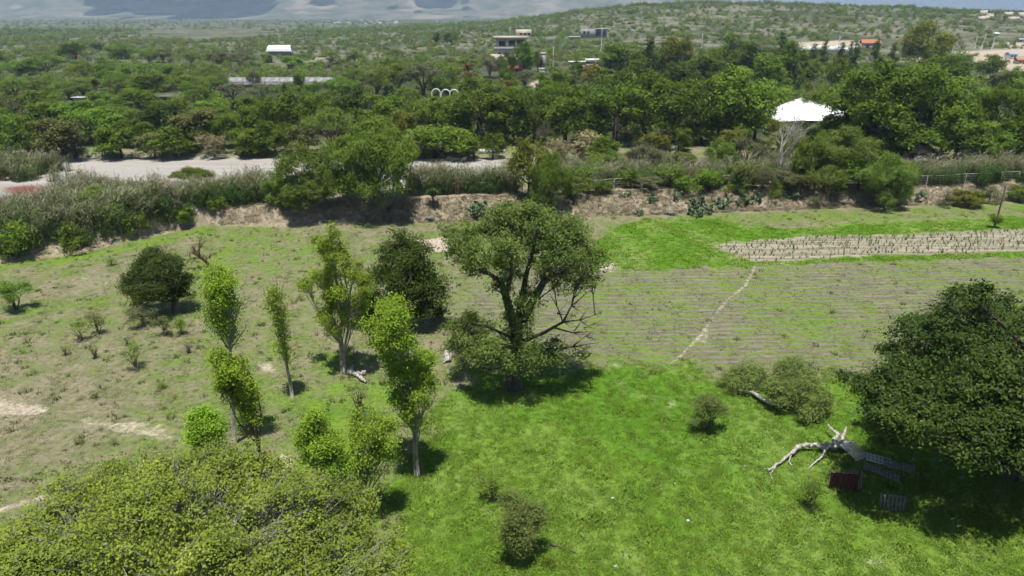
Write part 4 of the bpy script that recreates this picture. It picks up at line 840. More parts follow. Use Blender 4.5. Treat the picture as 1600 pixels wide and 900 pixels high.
# ------------------------------------------------------------------ scatter: masses nobody could count
def scatter(name, pts, scl, rot, protos, label, cat=None, idx=None):
    n = len(pts); rng = np.random.default_rng(len(name))
    me = bpy.data.meshes.new(name); me.vertices.add(n); me.vertices.foreach_set('co', np.asarray(pts, np.float32).ravel())
    for an, typ, arr in (('scl', 'FLOAT', scl), ('rot', 'FLOAT', rot), ('pick', 'INT', rng.integers(0, len(protos), n) if idx is None else idx)):
        me.attributes.new(an, typ, 'POINT').data.foreach_set('value', np.asarray(arr, np.int32 if typ == 'INT' else np.float32))
    o = link(name, me); tag(o, label, cat, None, 'stuff')
    ng = bpy.data.node_groups.new(name, 'GeometryNodeTree')
    ng.interface.new_socket('Geometry', in_out='INPUT', socket_type='NodeSocketGeometry'); ng.interface.new_socket('Geometry', in_out='OUTPUT', socket_type='NodeSocketGeometry')
    gi = ng.nodes.new('NodeGroupInput'); go = ng.nodes.new('NodeGroupOutput'); ip = ng.nodes.new('GeometryNodeInstanceOnPoints'); jn = ng.nodes.new('GeometryNodeJoinGeometry')
    for p in reversed(protos):
        oi = ng.nodes.new('GeometryNodeObjectInfo'); oi.inputs['Object'].default_value = p; oi.inputs['As Instance'].default_value = True; oi.transform_space = 'ORIGINAL'
        ng.links.new(oi.outputs['Geometry'], jn.inputs[0])
    def attr(nm, typ):
        a = ng.nodes.new('GeometryNodeInputNamedAttribute'); a.data_type = typ; a.inputs['Name'].default_value = nm; return a.outputs[0]
    cx = ng.nodes.new('ShaderNodeCombineXYZ'); ng.links.new(attr('rot', 'FLOAT'), cx.inputs[2])
    ng.links.new(gi.outputs[0], ip.inputs['Points']); ng.links.new(jn.outputs[0], ip.inputs['Instance']); ip.inputs['Pick Instance'].default_value = True
    ng.links.new(attr('pick', 'INT'), ip.inputs['Instance Index']); ng.links.new(cx.outputs[0], ip.inputs['Rotation']); ng.links.new(attr('scl', 'FLOAT'), ip.inputs['Scale'])
    ng.links.new(ip.outputs[0], go.inputs[0])
    o.modifiers.new('scatter', 'NODES').node_group = ng; return o
def hidden_proto(name, me): return bpy.data.objects.new(name, me)     # never linked: only lends its mesh to a scatter

def tuft_mesh(name, seed, n, h, spread, w, mats, lean=.5, plume=0, midx_leaf=0, leaves=0, seg=2):
    """blades of grass, cane or weeds rooted in one spot"""
    rng = np.random.default_rng(seed); V = []; Qs = []; mi = []; ti = []
    def quad(a, b, c, d, m, t):
        k = len(V); V.extend([a, b, c, d]); Qs.append((k, k + 1, k + 2, k + 3)); mi.append(m); ti.append(t)
    for _ in range(n):
        a = rng.uniform(0, 2 * pi); r = spread * math.sqrt(rng.random()); p = np.array([cos(a) * r, sin(a) * r, -.02]); hh = h * rng.uniform(.6, 1.2)
        la = rng.uniform(0, 2 * pi); ln = lean * rng.uniform(.2, 1) * hh; d = np.array([cos(la), sin(la), 0]); s = np.array([-sin(la), cos(la), 0]) * w * rng.uniform(.7, 1.3); t = rng.random()
        prev = p; 
        for k in range(seg):
            f = (k + 1) / seg; q = p + d * ln * f * f + np.array([0, 0, hh * f * (1 - .25 * lean * f)])
            w0 = 1 - k / seg * .6; w1 = 1 - (k + 1) / seg * .85
            quad(prev - s * w0, prev + s * w0, q + s * w1, q - s * w1, 0, t); prev = q
        for _k in range(leaves):
            f = rng.uniform(.25, 1); c = p + d * ln * f * f + np.array([0, 0, hh * f * (1 - .25 * lean * f)]); a2 = rng.uniform(0, 2 * pi); e = np.array([cos(a2), sin(a2), rng.uniform(-.1, .6)]) * h * .17; sd = np.array([-sin(a2), cos(a2), 0]) * w * 2.0
            quad(c - sd * .6, c + sd * .6, c + e + np.array([0, 0, -.05 * h]) + sd * .1, c + e + np.array([0, 0, -.05 * h]) - sd * .1, 0, rng.random())
        if plume and rng.random() < plume:
            c = prev; e = np.array([rng.normal() * .12, rng.normal() * .12, .14]) * h; sd = s * 2.4
            quad(c - sd * .5, c + sd * .5, c + e * .8 + sd * .5, c + e - sd * .3, 1, rng.random())
    return mesh_from(name, np.array(V), np.array(Qs), mats, mi, {'tint': ('FACE', 'FLOAT', np.array(ti, np.float32))})

# cane thickets on the bank
reed_g = leaf_mat('cane_leaves', (0.075, 0.115, 0.032), (0.215, 0.26, 0.10), (0.25, 0.23, 0.12), .3)
reed_d = leaf_mat('dry_cane', (0.19, 0.175, 0.09), (0.38, 0.335, 0.21), (0.12, 0.15, 0.06), .3)
plume_m = leaf_mat('cane_plumes', (0.22, 0.19, 0.13), (0.42, 0.37, 0.28), None, .3)
reedg2 = leaf_mat('fresh_cane_leaves', (0.055, 0.11, 0.025), (0.15, 0.23, 0.06), None, .3)
reeds_p = [hidden_proto('cane_a', tuft_mesh('cane', 1, 30, 3.6, .9, .035, [reed_g, plume_m], .28, .5, leaves=6)), hidden_proto('cane_b', tuft_mesh('cane', 2, 30, 3.2, 1.0, .035, [reed_g, plume_m], .35, .3, leaves=6)),
           hidden_proto('cane_c', tuft_mesh('cane', 3, 26, 3.4, .9, .032, [reed_d, plume_m], .30, .6, leaves=4)), hidden_proto('cane_d', tuft_mesh('cane', 4, 30, 2.6, 1.0, .04, [reedg2, plume_m], .35, .0, leaves=7))]
def in_world_poly(pxpts, n, seed):
    P = wpoly(pxpts); rng = np.random.default_rng(seed); lo = P.min(0); hi = P.max(0); out = np.zeros((0, 2))
    while len(out) < n:
        q = rng.uniform(lo, hi, (n * 2, 2)); out = np.concatenate([out, q[sdist(q[:, 0], q[:, 1], P) > 0]])
    return out[:n]
rp = np.concatenate([in_world_poly(p, n, 30 + k) for k, (p, n) in enumerate([
   ([(-160, 330), (-20, 312), (80, 315), (130, 300), (260, 308), (330, 312), (325, 330), (250, 357), (205, 372), (120, 391), (80, 392), (60, 380), (50, 398), (0, 408), (-160, 445)], 1700),
   ([(-160, 282), (60, 278), (110, 290), (60, 292), (-160, 300)], 160), ([(320, 308), (450, 305), (455, 318), (320, 320)], 200), ([(640, 292), (810, 290), (810, 302), (645, 306)], 330),
   ([(880, 270), (1240, 260), (1240, 288), (880, 297)], 520), ([(1400, 274), (1700, 262), (1700, 286), (1400, 292)], 620), ([(600, 243), (690, 243), (690, 249), (600, 248)], 30), ([(-200, 264), (40, 258), (115, 266), (60, 275), (-200, 286)], 300)])])
rp = rp[sdist(rp[:, 0], rp[:, 1], wpoly([(-10, 286), (85, 284), (92, 332), (-10, 334)])) < 0]
rng = np.random.default_rng(8)
x, y = rp[:, 0], rp[:, 1]; nz = wavy(x, y, 14, 5) + rng.normal(size=len(x)) * .35
pick = np.where(nz > .5, 2, np.where(nz < -.4, 3, rng.integers(0, 2, len(x))))
pick = np.where((y < np.interp(x, FX, FY) + 4.0) & (rng.random(len(x)) < .65), 3, pick)
scatter('cane_thicket', np.stack([x, y, terrain(x, y)], 1), rng.uniform(.75, 1.2, len(x)) * (1 + .18 * wavy(x, y, 18, 2)), rng.uniform(0, 6.28, len(x)), reeds_p, 'tall tangled cane reeds with tan plumes covering the river bank', 'reeds', pick)

# grass, weeds and straw on the meadow
gm = leaf_mat('meadow_grass', (0.115, 0.205, 0.018), (0.22, 0.335, 0.04), (0.26, 0.31, 0.08), .35, .6, .02)
dm = leaf_mat('straw_grass', (0.15, 0.135, 0.07), (0.33, 0.295, 0.19), None, .3)
om = leaf_mat('weed_grass', (0.075, 0.105, 0.022), (0.18, 0.215, 0.055), None, .3)
gp = [hidden_proto('tuft_a', tuft_mesh('grass', 11, 14, .13, .26, .018, [gm], .9)), hidden_proto('tuft_b', tuft_mesh('grass', 12, 16, .17, .25, .022, [gm], .9)), hidden_proto('tuft_c', tuft_mesh('grass', 13, 12, .16, .24, .012, [om], 1.0)), hidden_proto('tuft_d', tuft_mesh('grass', 14, 12, .20, .22, .010, [dm], 1.0))]
rng = np.random.default_rng(19)
n = 250000; q = rng.random((n, 2)); Yd = 26 + 92 * q[:, 0] ** 1.25; Xd = (q[:, 1] * 2 - 1) * (Yd * .80 + 10)
gv = sample(green, Xd, Yd); lv = sample(lush, Xd, Yd); bv = np.maximum(sample(bare, Xd, Yd), sample(plot, Xd, Yd)); fo = np.interp(Xd, FX, FY); fv = sample(field, Xd, Yd)
nz = wavy(Xd, Yd, 5, 2) * .6 + wavy(Xd, Yd, 1.7, 5) * .4
ok = (Yd < fo - .3) & (rng.random(n) > bv * 1.1) & (rng.random(n) < np.where(lv > .5, .62 + .35 * nz, .30 + .3 * nz))
Xd, Yd, gv, lv, nz = Xd[ok], Yd[ok], gv[ok], lv[ok], nz[ok]; r = rng.random(len(Xd))
cv = sample(crop, Xd, Yd)
pick = np.where((lv > .5) | (cv > .5), rng.integers(0, 2, len(Xd)), np.where(r < gv * .9, 2, 3)); pick = np.where((lv > .5) & (r < .10), 2, pick)
scatter('meadow_grass', np.stack([Xd, Yd, terrain(Xd, Yd)], 1), rng.uniform(.6, 1.25, len(Xd)) * (1 + .35 * nz) * np.where(rng.random(len(Xd)) < .03, 2.0, 1.0) * np.where(lv > .5, 1.0, .85), rng.uniform(0, 6.28, len(Xd)), gp, 'short green grass and dry straw covering the meadow', 'grass', pick)

wm = leaf_mat('meadow_weeds', (0.075, 0.095, 0.03), (0.19, 0.21, 0.085), (0.28, 0.23, 0.14), .3)
wpr = [hidden_proto('weed_tuft_a', tuft_mesh('weeds', 15, 16, .42, .28, .022, [wm], .8, leaves=2)), hidden_proto('weed_tuft_b', tuft_mesh('weeds', 16, 14, .38, .26, .02, [dm], .8, leaves=1)), hidden_proto('weed_tuft_c', tuft_mesh('weeds', 17, 18, .34, .34, .03, [om], .9, leaves=2))]
rng = np.random.default_rng(20); n = 9000; q = rng.random((n, 2)); Yw = 30 + 86 * q[:, 0]; Xw = (q[:, 1] * 2 - 1) * (Yw * .80 + 8)
ok = (Yw < np.interp(Xw, FX, FY) - .5) & (rng.random(n) < .32 + .5 * wavy(Xw, Yw, 13, 3)) & (sample(lush, Xw, Yw) < .5) & (rng.random(n) > .75 * sample(field, Xw, Yw)) & (sample(bare, Xw, Yw) < .4) & (sample(crop, Xw, Yw) < .4); Xw, Yw = Xw[ok], Yw[ok]
scatter('meadow_weeds', np.stack([Xw, Yw, terrain(Xw, Yw)], 1), rng.uniform(.4, 1.3, len(Xw)), rng.uniform(0, 6.28, len(Xw)), wpr, 'scattered knee-high weeds over the dry meadow', 'weeds')

# dry grass and weeds on the embankment
ebp = in_world_poly([(330, 320), (450, 318), (800, 304), (1130, 292), (1600, 289), (1700, 288), (1700, 310), (1450, 321), (1100, 333), (700, 347), (330, 352)], 9000, 60)
bgm = leaf_mat('bank_straw', (0.16, 0.135, 0.085), (0.34, 0.285, 0.20), None, .25)
bp = [hidden_proto('bank_a', tuft_mesh('bank', 21, 12, .45, .35, .02, [bgm], .8)), hidden_proto('bank_b', tuft_mesh('bank', 22, 12, .4, .35, .02, [om], .8))]
rng = np.random.default_rng(23)
scatter('bank_grass', np.stack([ebp[:, 0], ebp[:, 1], terrain(ebp[:, 0], ebp[:, 1])], 1), rng.uniform(.5, 1.2, len(ebp)), rng.uniform(0, 6.28, len(ebp)), bp, 'dry straw-coloured grass on the earth embankment', 'grass', (rng.random(len(ebp)) < .13).astype(int))

# young maize in rows, and the weeds of the bright strip
mz = leaf_mat('maize_leaves', (0.07, 0.13, 0.025), (0.16, 0.24, 0.06), None, .3)
mp_ = [hidden_proto('maize_a', tuft_mesh('maize', 31, 8, .62, .06, .045, [mz], .9, seg=3)), hidden_proto('maize_b', tuft_mesh('maize', 32, 7, .8, .06, .05, [mz], .7, seg=3))]
rng = np.random.default_rng(29)
lo, hi = PLOT.min(0), PLOT.max(0); rows = []
for yy in np.arange(lo[1] - 8, hi[1] + 8, 0.95):
    xx = np.arange(lo[0], hi[0], .4); xx = xx + rng.normal(size=len(xx)) * .12; rows.append(np.stack([xx, yy + .07 * (xx - lo[0]) * .4 + rng.normal(size=len(xx)) * .06], 1))
rows = np.concatenate(rows); rows = rows[(sdist(rows[:, 0], rows[:, 1], PLOT) > .3)]
rows = rows[rng.random(len(rows)) < (.68 + .25 * wavy(rows[:, 0], rows[:, 1], 9, 3))]
scatter('young_maize', np.stack([rows[:, 0], rows[:, 1], terrain(rows[:, 0], rows[:, 1])], 1), rng.uniform(.3, .95, len(rows)), rng.uniform(0, 6.28, len(rows)), mp_, 'rows of young maize plants on pale furrowed soil', 'crop')
cp = in_world_poly([(905, 395), (940, 372), (968, 352), (1010, 341), (1060, 338), (1130, 345), (1230, 358), (1330, 352), (1600, 340), (1700, 335), (1700, 358), (1250, 369), (1108, 383), (1185, 410), (1380, 399), (1700, 390), (1700, 399), (1400, 408), (1180, 416), (1000, 424), (935, 424)], 9000, 61)
ok = (sample(plot, cp[:, 0], cp[:, 1]) < .3) & (rng.random(len(cp)) < .6 + .5 * wavy(cp[:, 0], cp[:, 1], 11, 6)); cp = cp[ok]
cm2 = leaf_mat('fodder_leaves', (0.11, 0.22, 0.014), (0.26, 0.42, 0.035), (0.33, 0.42, 0.08), .4)
wp = [hidden_proto('weed_a', tuft_mesh('weed', 41, 12, .28, .34, .03, [cm2], 1.2)), hidden_proto('weed_b', tuft_mesh('weed', 42, 10, .22, .36, .035, [cm2], 1.3))]
scatter('green_fodder_strip', np.stack([cp[:, 0], cp[:, 1], terrain(cp[:, 0], cp[:, 1])], 1), rng.uniform(.5, 1.2, len(cp)) * (1 + .3 * wavy(cp[:, 0], cp[:, 1], 7, 1)), rng.uniform(0, 6.28, len(cp)), wp, 'bright green knee-high growth around the maize plot', 'crop')

# scrub of the plain and the hill: small bushes out to the mountains
def bush_mesh(name, seed, leafm, W, H, ncl, lpc, Ll):
    rng = np.random.default_rng(seed); d = unit(rng.normal(size=(ncl, 3))); d[:, 2] = np.abs(d[:, 2]); C = d * np.array([W / 2, W / 2, H]) * rng.uniform(.4, 1, (ncl, 1))
    i = np.repeat(np.arange(ncl), lpc); P = C[i] + rng.normal(size=(len(i), 3)) * W * .09; nr = unit(d[i] + .5 * rng.normal(size=(len(i), 3)) + np.array([0, 0, .4]))
    t = np.clip(.6 * rng.random(ncl)[i] + .4 * rng.random(len(i)), 0, 1).astype(np.float32)
    return mesh_from(name, leaf_quads(P, nr, Ll, .6, rng), np.arange(len(i) * 4).reshape(-1, 4), [LM[leafm]], attrs={'tint': ('FACE', 'FLOAT', t)})
sp = [hidden_proto('scrub_%d' % k, bush_mesh('scrub', 200 + k, lm, w, h, 34, 9, .62)) for k, (lm, w, h) in enumerate([('mesq', 5.5, 3.6), ('mid', 5, 3.4), ('olive', 4.5, 2.6), ('grey', 4.5, 2.4), ('acacia', 6, 4.2), ('laurel', 5, 4)])]
rng = np.random.default_rng(31)
def scrub_pts(n, y0, y1, pw):
    Y = y0 + (y1 - y0) * rng.random(n) ** pw; X = (rng.random(n) * 2 - 1) * (Y * .80 + 20); return X, Y
A = [scrub_pts(9500, 172, 440, .75), scrub_pts(34000, 400, 1500, .8), scrub_pts(16000, 1200, 4600, .7)]
X = np.concatenate([a[0] for a in A]); Y = np.concatenate([a[1] for a in A])
dens = .62 + .42 * wavy(X, Y, 130, 4) + .25 * wavy(X, Y, 45, 8); hillside = (X > 60) & (Y > 560)
dens = np.where(hillside, dens - .1, dens); dens = np.where((X < 0) & (Y > 480), dens - .1, dens); dens = np.where(Y < 400, .72 + .3 * wavy(X, Y, 60, 4), dens)
bv = sample(bare, X, Y)
ok = (rng.random(len(X)) < dens) & (bv < .3)
X, Y = X[ok], Y[ok]
spick = np.where(Y > 480, rng.choice([0, 0, 2, 3, 5, 5, 4], len(X)), rng.integers(0, 6, len(X)))
scl = (.35 + 1.1 * rng.random(len(X)) ** 2) * np.where(Y < 420, .85, np.where(Y > 1300, 1.5, 1.0)) * (1 + .3 * wavy(X, Y, 90, 3))
# ------------------------------------------------------------------ houses, fences and other built things
MT = {
 'cream': plain_mat('cream_render', (0.62, 0.55, 0.44)), 'white': plain_mat('white_paint', (0.78, 0.77, 0.74), .6, .12), 'concrete': plain_mat('grey_concrete', (0.33, 0.32, 0.31), .85, .3), 'glass': plain_mat('dark_glass', (0.02, 0.024, 0.03), .12, .1, 1, .6),
 'terra': plain_mat('terracotta_tiles', (0.48, 0.19, 0.10), .8, .35, 3), 'pink': plain_mat('pink_stone', (0.52, 0.33, 0.28)), 'tan': plain_mat('tan_render', (0.50, 0.38, 0.26)), 'brick': plain_mat('red_brown_brick', (0.26, 0.11, 0.07)), 'net': plain_mat('pale_shade_net', (0.36, 0.355, 0.35), .9, .5, .25), 'blue': plain_mat('pale_blue_metal', (0.36, 0.42, 0.50), .45, .2),
 'black': plain_mat('dark_recess', (0.03, 0.03, 0.03)), 'wood': plain_mat('weathered_planks', (0.22, 0.20, 0.185), .85, .45, 4), 'palew': plain_mat('bleached_planks', (0.50, 0.485, 0.465), .8, .4, 4), 'rust': plain_mat('rusty_sheet', (0.10, 0.032, 0.022), .8, .5, 2), 'post': plain_mat('galvanised_posts', (0.50, 0.50, 0.49), .5, .2), 'pole': plain_mat('concrete_pole', (0.48, 0.46, 0.43), .8, .2), 'darkpole': plain_mat('tarred_pole', (0.07, 0.055, 0.045), .8, .3),
 'tentw': plain_mat('white_tent_canvas', (0.86, 0.86, 0.86), .5, .04), 'tyre': plain_mat('tyre_rubber', (0.02, 0.02, 0.02)), 'carw': plain_mat('white_car_paint', (0.75, 0.75, 0.75), .25, .05, 1, .5), 'litter': plain_mat('white_plastic_litter', (0.55, 0.54, 0.53), .6, .4),
 'agave': plain_mat('agave_leaf', (0.16, 0.20, 0.17), .6, .3), 'yucca': plain_mat('yucca_leaf', (0.065, 0.115, 0.022), .6, .35), 'cactus': plain_mat('cactus_pad', (0.085, 0.14, 0.060), .6, .35), 'palm': plain_mat('palm_frond', (0.13, 0.15, 0.03), .6, .4), 'palmdry': plain_mat('dry_palm_skirt', (0.30, 0.20, 0.08), .8, .4), 'asphalt': plain_mat('pale_road', (0.30, 0.28, 0.26), .9, .2),
}
def build_site(name, label, cat, px, base, rz=0.0, group=None):
    b = G(px, base); t = thing(name, label, cat, b, rz, group, float(mpp(b))); return t
def bx(t, name, x0, x1, y0, y1, z0, z1, mat): return MB().box(x0, x1, y0, y1, z0, z1).build(name, MT[mat], t)

# cream modern house on the knoll (units of its own site grid)
t = build_site('modern_house', 'cream flat-roofed modern house on the knoll behind trees', 'house', 800, 110); t.scale.z *= 1.2
w = bx(t, 'wall', -27, 26, 2, 26, 0, 27, 'cream'); bx(w, 'window', -22, -17, 1.5, 2.5, 17, 22, 'glass'); bx(w, 'window', -12, -4, 1.5, 2.5, 17, 22, 'glass'); bx(w, 'window', 6, 14, 1.5, 2.5, 17, 22, 'glass')
bx(t, 'lower_wall', -33, -18, -4, 10, 0, 20, 'cream'); bx(t, 'stair_wall', -36, -25, -7, -1, 0, 13, 'pink')
for k in range(6): bx(t, 'railing_post', -34 + k * 2.2, -33.5 + k * 2.2, -7.2, -6.9, 13, 20, 'pink')
u = bx(t, 'upper_wall', -24, 22, 4, 24, 27, 39, 'cream'); bx(u, 'window', -20, -10, 3.4, 4.6, 30, 36, 'glass'); bx(u, 'window', -5, 5, 3.4, 4.6, 30, 37, 'glass'); bx(u, 'window', 8, 18, 3.4, 4.6, 30, 37, 'glass')
bx(t, 'terrace_slab', -28, 27, 0, 27, 27, 28.2, 'white'); bx(t, 'roof', -29, 26, -1, 28, 39, 42, 'cream')
p = bx(t, 'roof_room', 6, 30, 4, 22, 42, 50, 'cream')
for k in range(3): bx(p, 'window', 12 + k * 6, 16 + k * 6, 3.5, 4.5, 43.5, 46, 'glass')
# tile-roofed house below it
t = build_site('tiled_house', 'low house with terracotta tiled roof below the modern house', 'house', 808, 116)
w = bx(t, 'wall', -16, 14, 0, 10, 0, 8, 'tan'); bx(w, 'door', -3, 2, -.5, .5, 0, 6, 'black'); bx(w, 'window', -12, -6, -.5, .5, 2.5, 6, 'glass'); bx(w, 'window', 5, 11, -.5, .5, 2.5, 6, 'glass')
mb = MB(); mb.add([(-19, -4, 7.6), (17, -4, 7.6), (17, 6, 12.5), (-19, 6, 12.5), (-19, -4, 8.4), (17, -4, 8.4), (17, 6, 13.3), (-19, 6, 13.3)], [(0, 3, 2, 1), (4, 5, 6, 7), (0, 1, 5, 4), (1, 2, 6, 5), (2, 3, 7, 6), (3, 0, 4, 7)])
mb.add([(-19, 6, 12.5), (17, 6, 12.5), (17, 14, 7.6), (-19, 14, 7.6), (-19, 6, 13.3), (17, 6, 13.3), (17, 14, 8.4), (-19, 14, 8.4)], [(0, 3, 2, 1), (4, 5, 6, 7), (0, 1, 5, 4), (1, 2, 6, 5), (2, 3, 7, 6), (3, 0, 4, 7)])
r = mb.build('roof', MT['terra'], t)
for k in range(18): MB().beam((-18 + k * 2, -4.2, 8.6), (-18 + k * 2, 6, 13.6), .7, .5).build('roof_tile_row', MT['terra'], r)
# grey water tower with hut
t = build_site('water_tower', 'grey block water tower above a pale dirt lane', 'tower', 848, 112)
bx(t, 'shaft', -4.5, 4.5, 0, 9, 0, 27, 'concrete'); bx(t, 'cap', -5, 5, -.5, 9.5, 27, 28, 'white')
t = build_site('gate_hut', 'small white gate hut with dark door by the dirt lane', 'hut', 847, 119)
w = bx(t, 'wall', -4, 4, 0, 6, 0, 11, 'white'); bx(w, 'door', -2, .5, -.4, .4, 0, 7, 'black'); bx(w, 'window', 1.2, 3, -.4, .4, 4, 7, 'glass'); bx(t, 'roof', -4.8, 4.8, -.8, 6.8, 11, 12, 'white')
# white flat roof among trees
t = build_site('flat_roof_house', 'low white flat-roofed house among trees, right of the water tower', 'house', 912, 112)
w = bx(t, 'wall', -22, 22, 0, 14, 0, 14, 'tan'); bx(w, 'window', -16, -8, -.5, .5, 5, 10, 'glass'); bx(w, 'window', 2, 12, -.5, .5, 5, 10, 'glass'); bx(t, 'roof', -24, 3, -1, 15, 14, 15.4, 'white'); bx(t, 'raised_roof', 3, 24, -1, 15, 15.5, 19, 'white')
# grey unfinished house on the hill foot
t = build_site('grey_house', 'long grey unfinished house at the foot of the scrub hill', 'house', 926, 60)
w = bx(t, 'wall', -18, 4, 0, 14, 0, 14, 'concrete'); bx(w, 'window', -15, -11, -.4, .4, 7, 11, 'glass'); bx(w, 'window', -9, -5, -.4, .4, 7, 11, 'glass')
w = bx(t, 'open_bay', 4, 22, 2, 14, 0, 12.5, 'blue'); bx(w, 'window', 6, 12, 1.5, 2.5, 3, 10, 'glass'); bx(w, 'window', 14, 20, 1.5, 2.5, 3, 10, 'glass'); bx(t, 'roof', 4, 23, -1, 15, 12.6, 15, 'concrete')
t = build_site('low_shed', 'thin white shed roof left of the grey hill house', 'shed', 898, 62); bx(t, 'wall', -8, 8, 0, 5, 0, 4, 'tan'); bx(t, 'roof', -9, 9, -1, 6, 4, 5, 'white')
# white barrel shed
t = build_site('white_shed', 'white shed with shallow curved roof alone in the scrub', 'shed', 437, 87)
bx(t, 'wall', -18, 18, 0, 12, 0, 7, 'concrete')
mb = MB(); n = 8; P = [(-14 - 0, ) for _ in range(1)]
Vv = []
for i in range(n + 1):
    a = pi * i / n; yy = 6 - 8 * cos(a); zz = 7 + 8.5 * sin(a)
    Vv += [(-20 + 3 * sin(a), yy, zz), (20 - 3 * sin(a), yy, zz)]
mb.add(Vv, [(2 * i, 2 * i + 1, 2 * i + 3, 2 * i + 2) for i in range(n)]); mb.add([(v[0], v[1], v[2] - .6) for v in Vv], [(2 * i, 2 * i + 2, 2 * i + 3, 2 * i + 1) for i in range(n)])
mb.build('roof', MT['tentw'], t)
# long shade-net greenhouse, bay by bay
t = build_site('shade_greenhouse', 'long pale net greenhouse crossing the mesquite woodland', 'greenhouse', 436, 136)
for k in range(16):
    x0 = -92 + k * 11.5
    MB().add([(x0, 0, 8), (x0 + 11.3, 0, 8), (x0 + 11.3, 14, 14), (x0, 14, 14), (x0, 0, 7.5), (x0 + 11.3, 0, 7.5), (x0 + 11.3, 14, 13.5), (x0, 14, 13.5)], [(0, 1, 2, 3), (4, 7, 6, 5), (0, 4, 5, 1), (1, 5, 6, 2), (2, 6, 7, 3), (3, 7, 4, 0)]).build('roof_panel', MT['net'], t)
    bx(t, 'side_panel', x0 + .1, x0 + 11.2, .2, .6, 0, 7.4, 'net'); bx(t, 'post', x0 - .3, x0 + .1, -.3, .1, 0, 8.4, 'post')
t = build_site('carport', 'small carport with a thin white peaked roof in the far left scrub', 'shed', 52, 116)
for a in (-11, 11): 
    for c in (0, 8): bx(t, 'post', a - .5, a + .5, c - .5, c + .5, 0, 7, 'darkpole')
MB().add([(-13, -2, 7), (13, -2, 7), (13, 4, 9.5), (-13, 4, 9.5), (13, 10, 7), (-13, 10, 7)], [(0, 1, 2, 3), (3, 2, 4, 5)]).build('roof', MT['white'], t)
t = build_site('low_shed', 'white low shed roof beside the palm in the left woodland', 'shed', 122, 158); bx(t, 'wall', -8, 8, 0, 8, 0, 5, 'concrete'); bx(t, 'roof', -10, 10, -1, 9, 5, 6, 'white')
t = build_site('striped_water_tank', 'tiny red and white tank stand in the far left scrub', 'tank', 122, 100); bx(t, 'stand', -3, 3, 0, 4, 0, 5, 'white'); MB().tube([(2, 2, 5), (2, 2, 10), (2, 2, 14)], [1.6, 1.6, 1.0], 8).build('tank', MT['brick'], t)
# white arches in the garden
for k, (px, top) in enumerate([(682, 139), (697, 140), (710, 140)]):
    b = G(px, 163); m = float(mpp(b)); zt = float(top_z(b[1], top) - b[2]); r = 6.6 * m; a = np.linspace(0, pi, 13); z0 = zt - r
    pts = [(-r, 0, 0), (-r, 0, z0 * .6)] + [(-r * cos(q), 0, z0 + r * sin(q)) for q in a] + [(r, 0, z0 * .6), (r, 0, 0)]
    o = MB().tube(pts, [.2] * len(pts), 8).build('garden_arch', MT['white'], None, True, b)
    tag(o, ['white round garden arch above the trees, leftmost of three', 'white round garden arch, middle one of three', 'white round garden arch, rightmost of three'][k], 'arch', 'white garden arches')
# great white tent
b = G(1264, 214); m = float(mpp(b)); zt = float(top_z(b[1], 152) - b[2])
t = thing('event_tent', 'big white peaked event tent among the dark trees', 'tent', b)
nx_, ny_ = 24, 16; Vv = []; hw, hd = 66 * m, 30 * m * 1.6
for j in range(ny_ + 1):
    for i in range(nx_ + 1):
        u, v = i / nx_ * 2 - 1, j / ny_ * 2 - 1
        pk = max(0.0, 1 - max(abs(u + .32) * (1.45 if u < -.32 else .72), abs(v) * .95)) ** .85
        Vv.append((u * hw * (1 - .1 * abs(v)), v * hd * (1 - .1 * abs(u)), zt * (.52 + .48 * pk) - .04 * zt * (abs(u) ** 4 + abs(v) ** 4)))
qs = [(j * (nx_ + 1) + i, j * (nx_ + 1) + i + 1, (j + 1) * (nx_ + 1) + i + 1, (j + 1) * (nx_ + 1) + i) for j in range(ny_) for i in range(nx_)]
MB().add(Vv, qs).build('canopy', MT['tentw'], t, True)
for u in (-.98, -.33, .33, .98):
    for v in (-.95, .95): MB().tube([(u * hw * .9, v * hd * .9, -.2), (u * hw * .9, v * hd * .9, zt * .4)], .08, 6).build('pole', MT['post'], t)
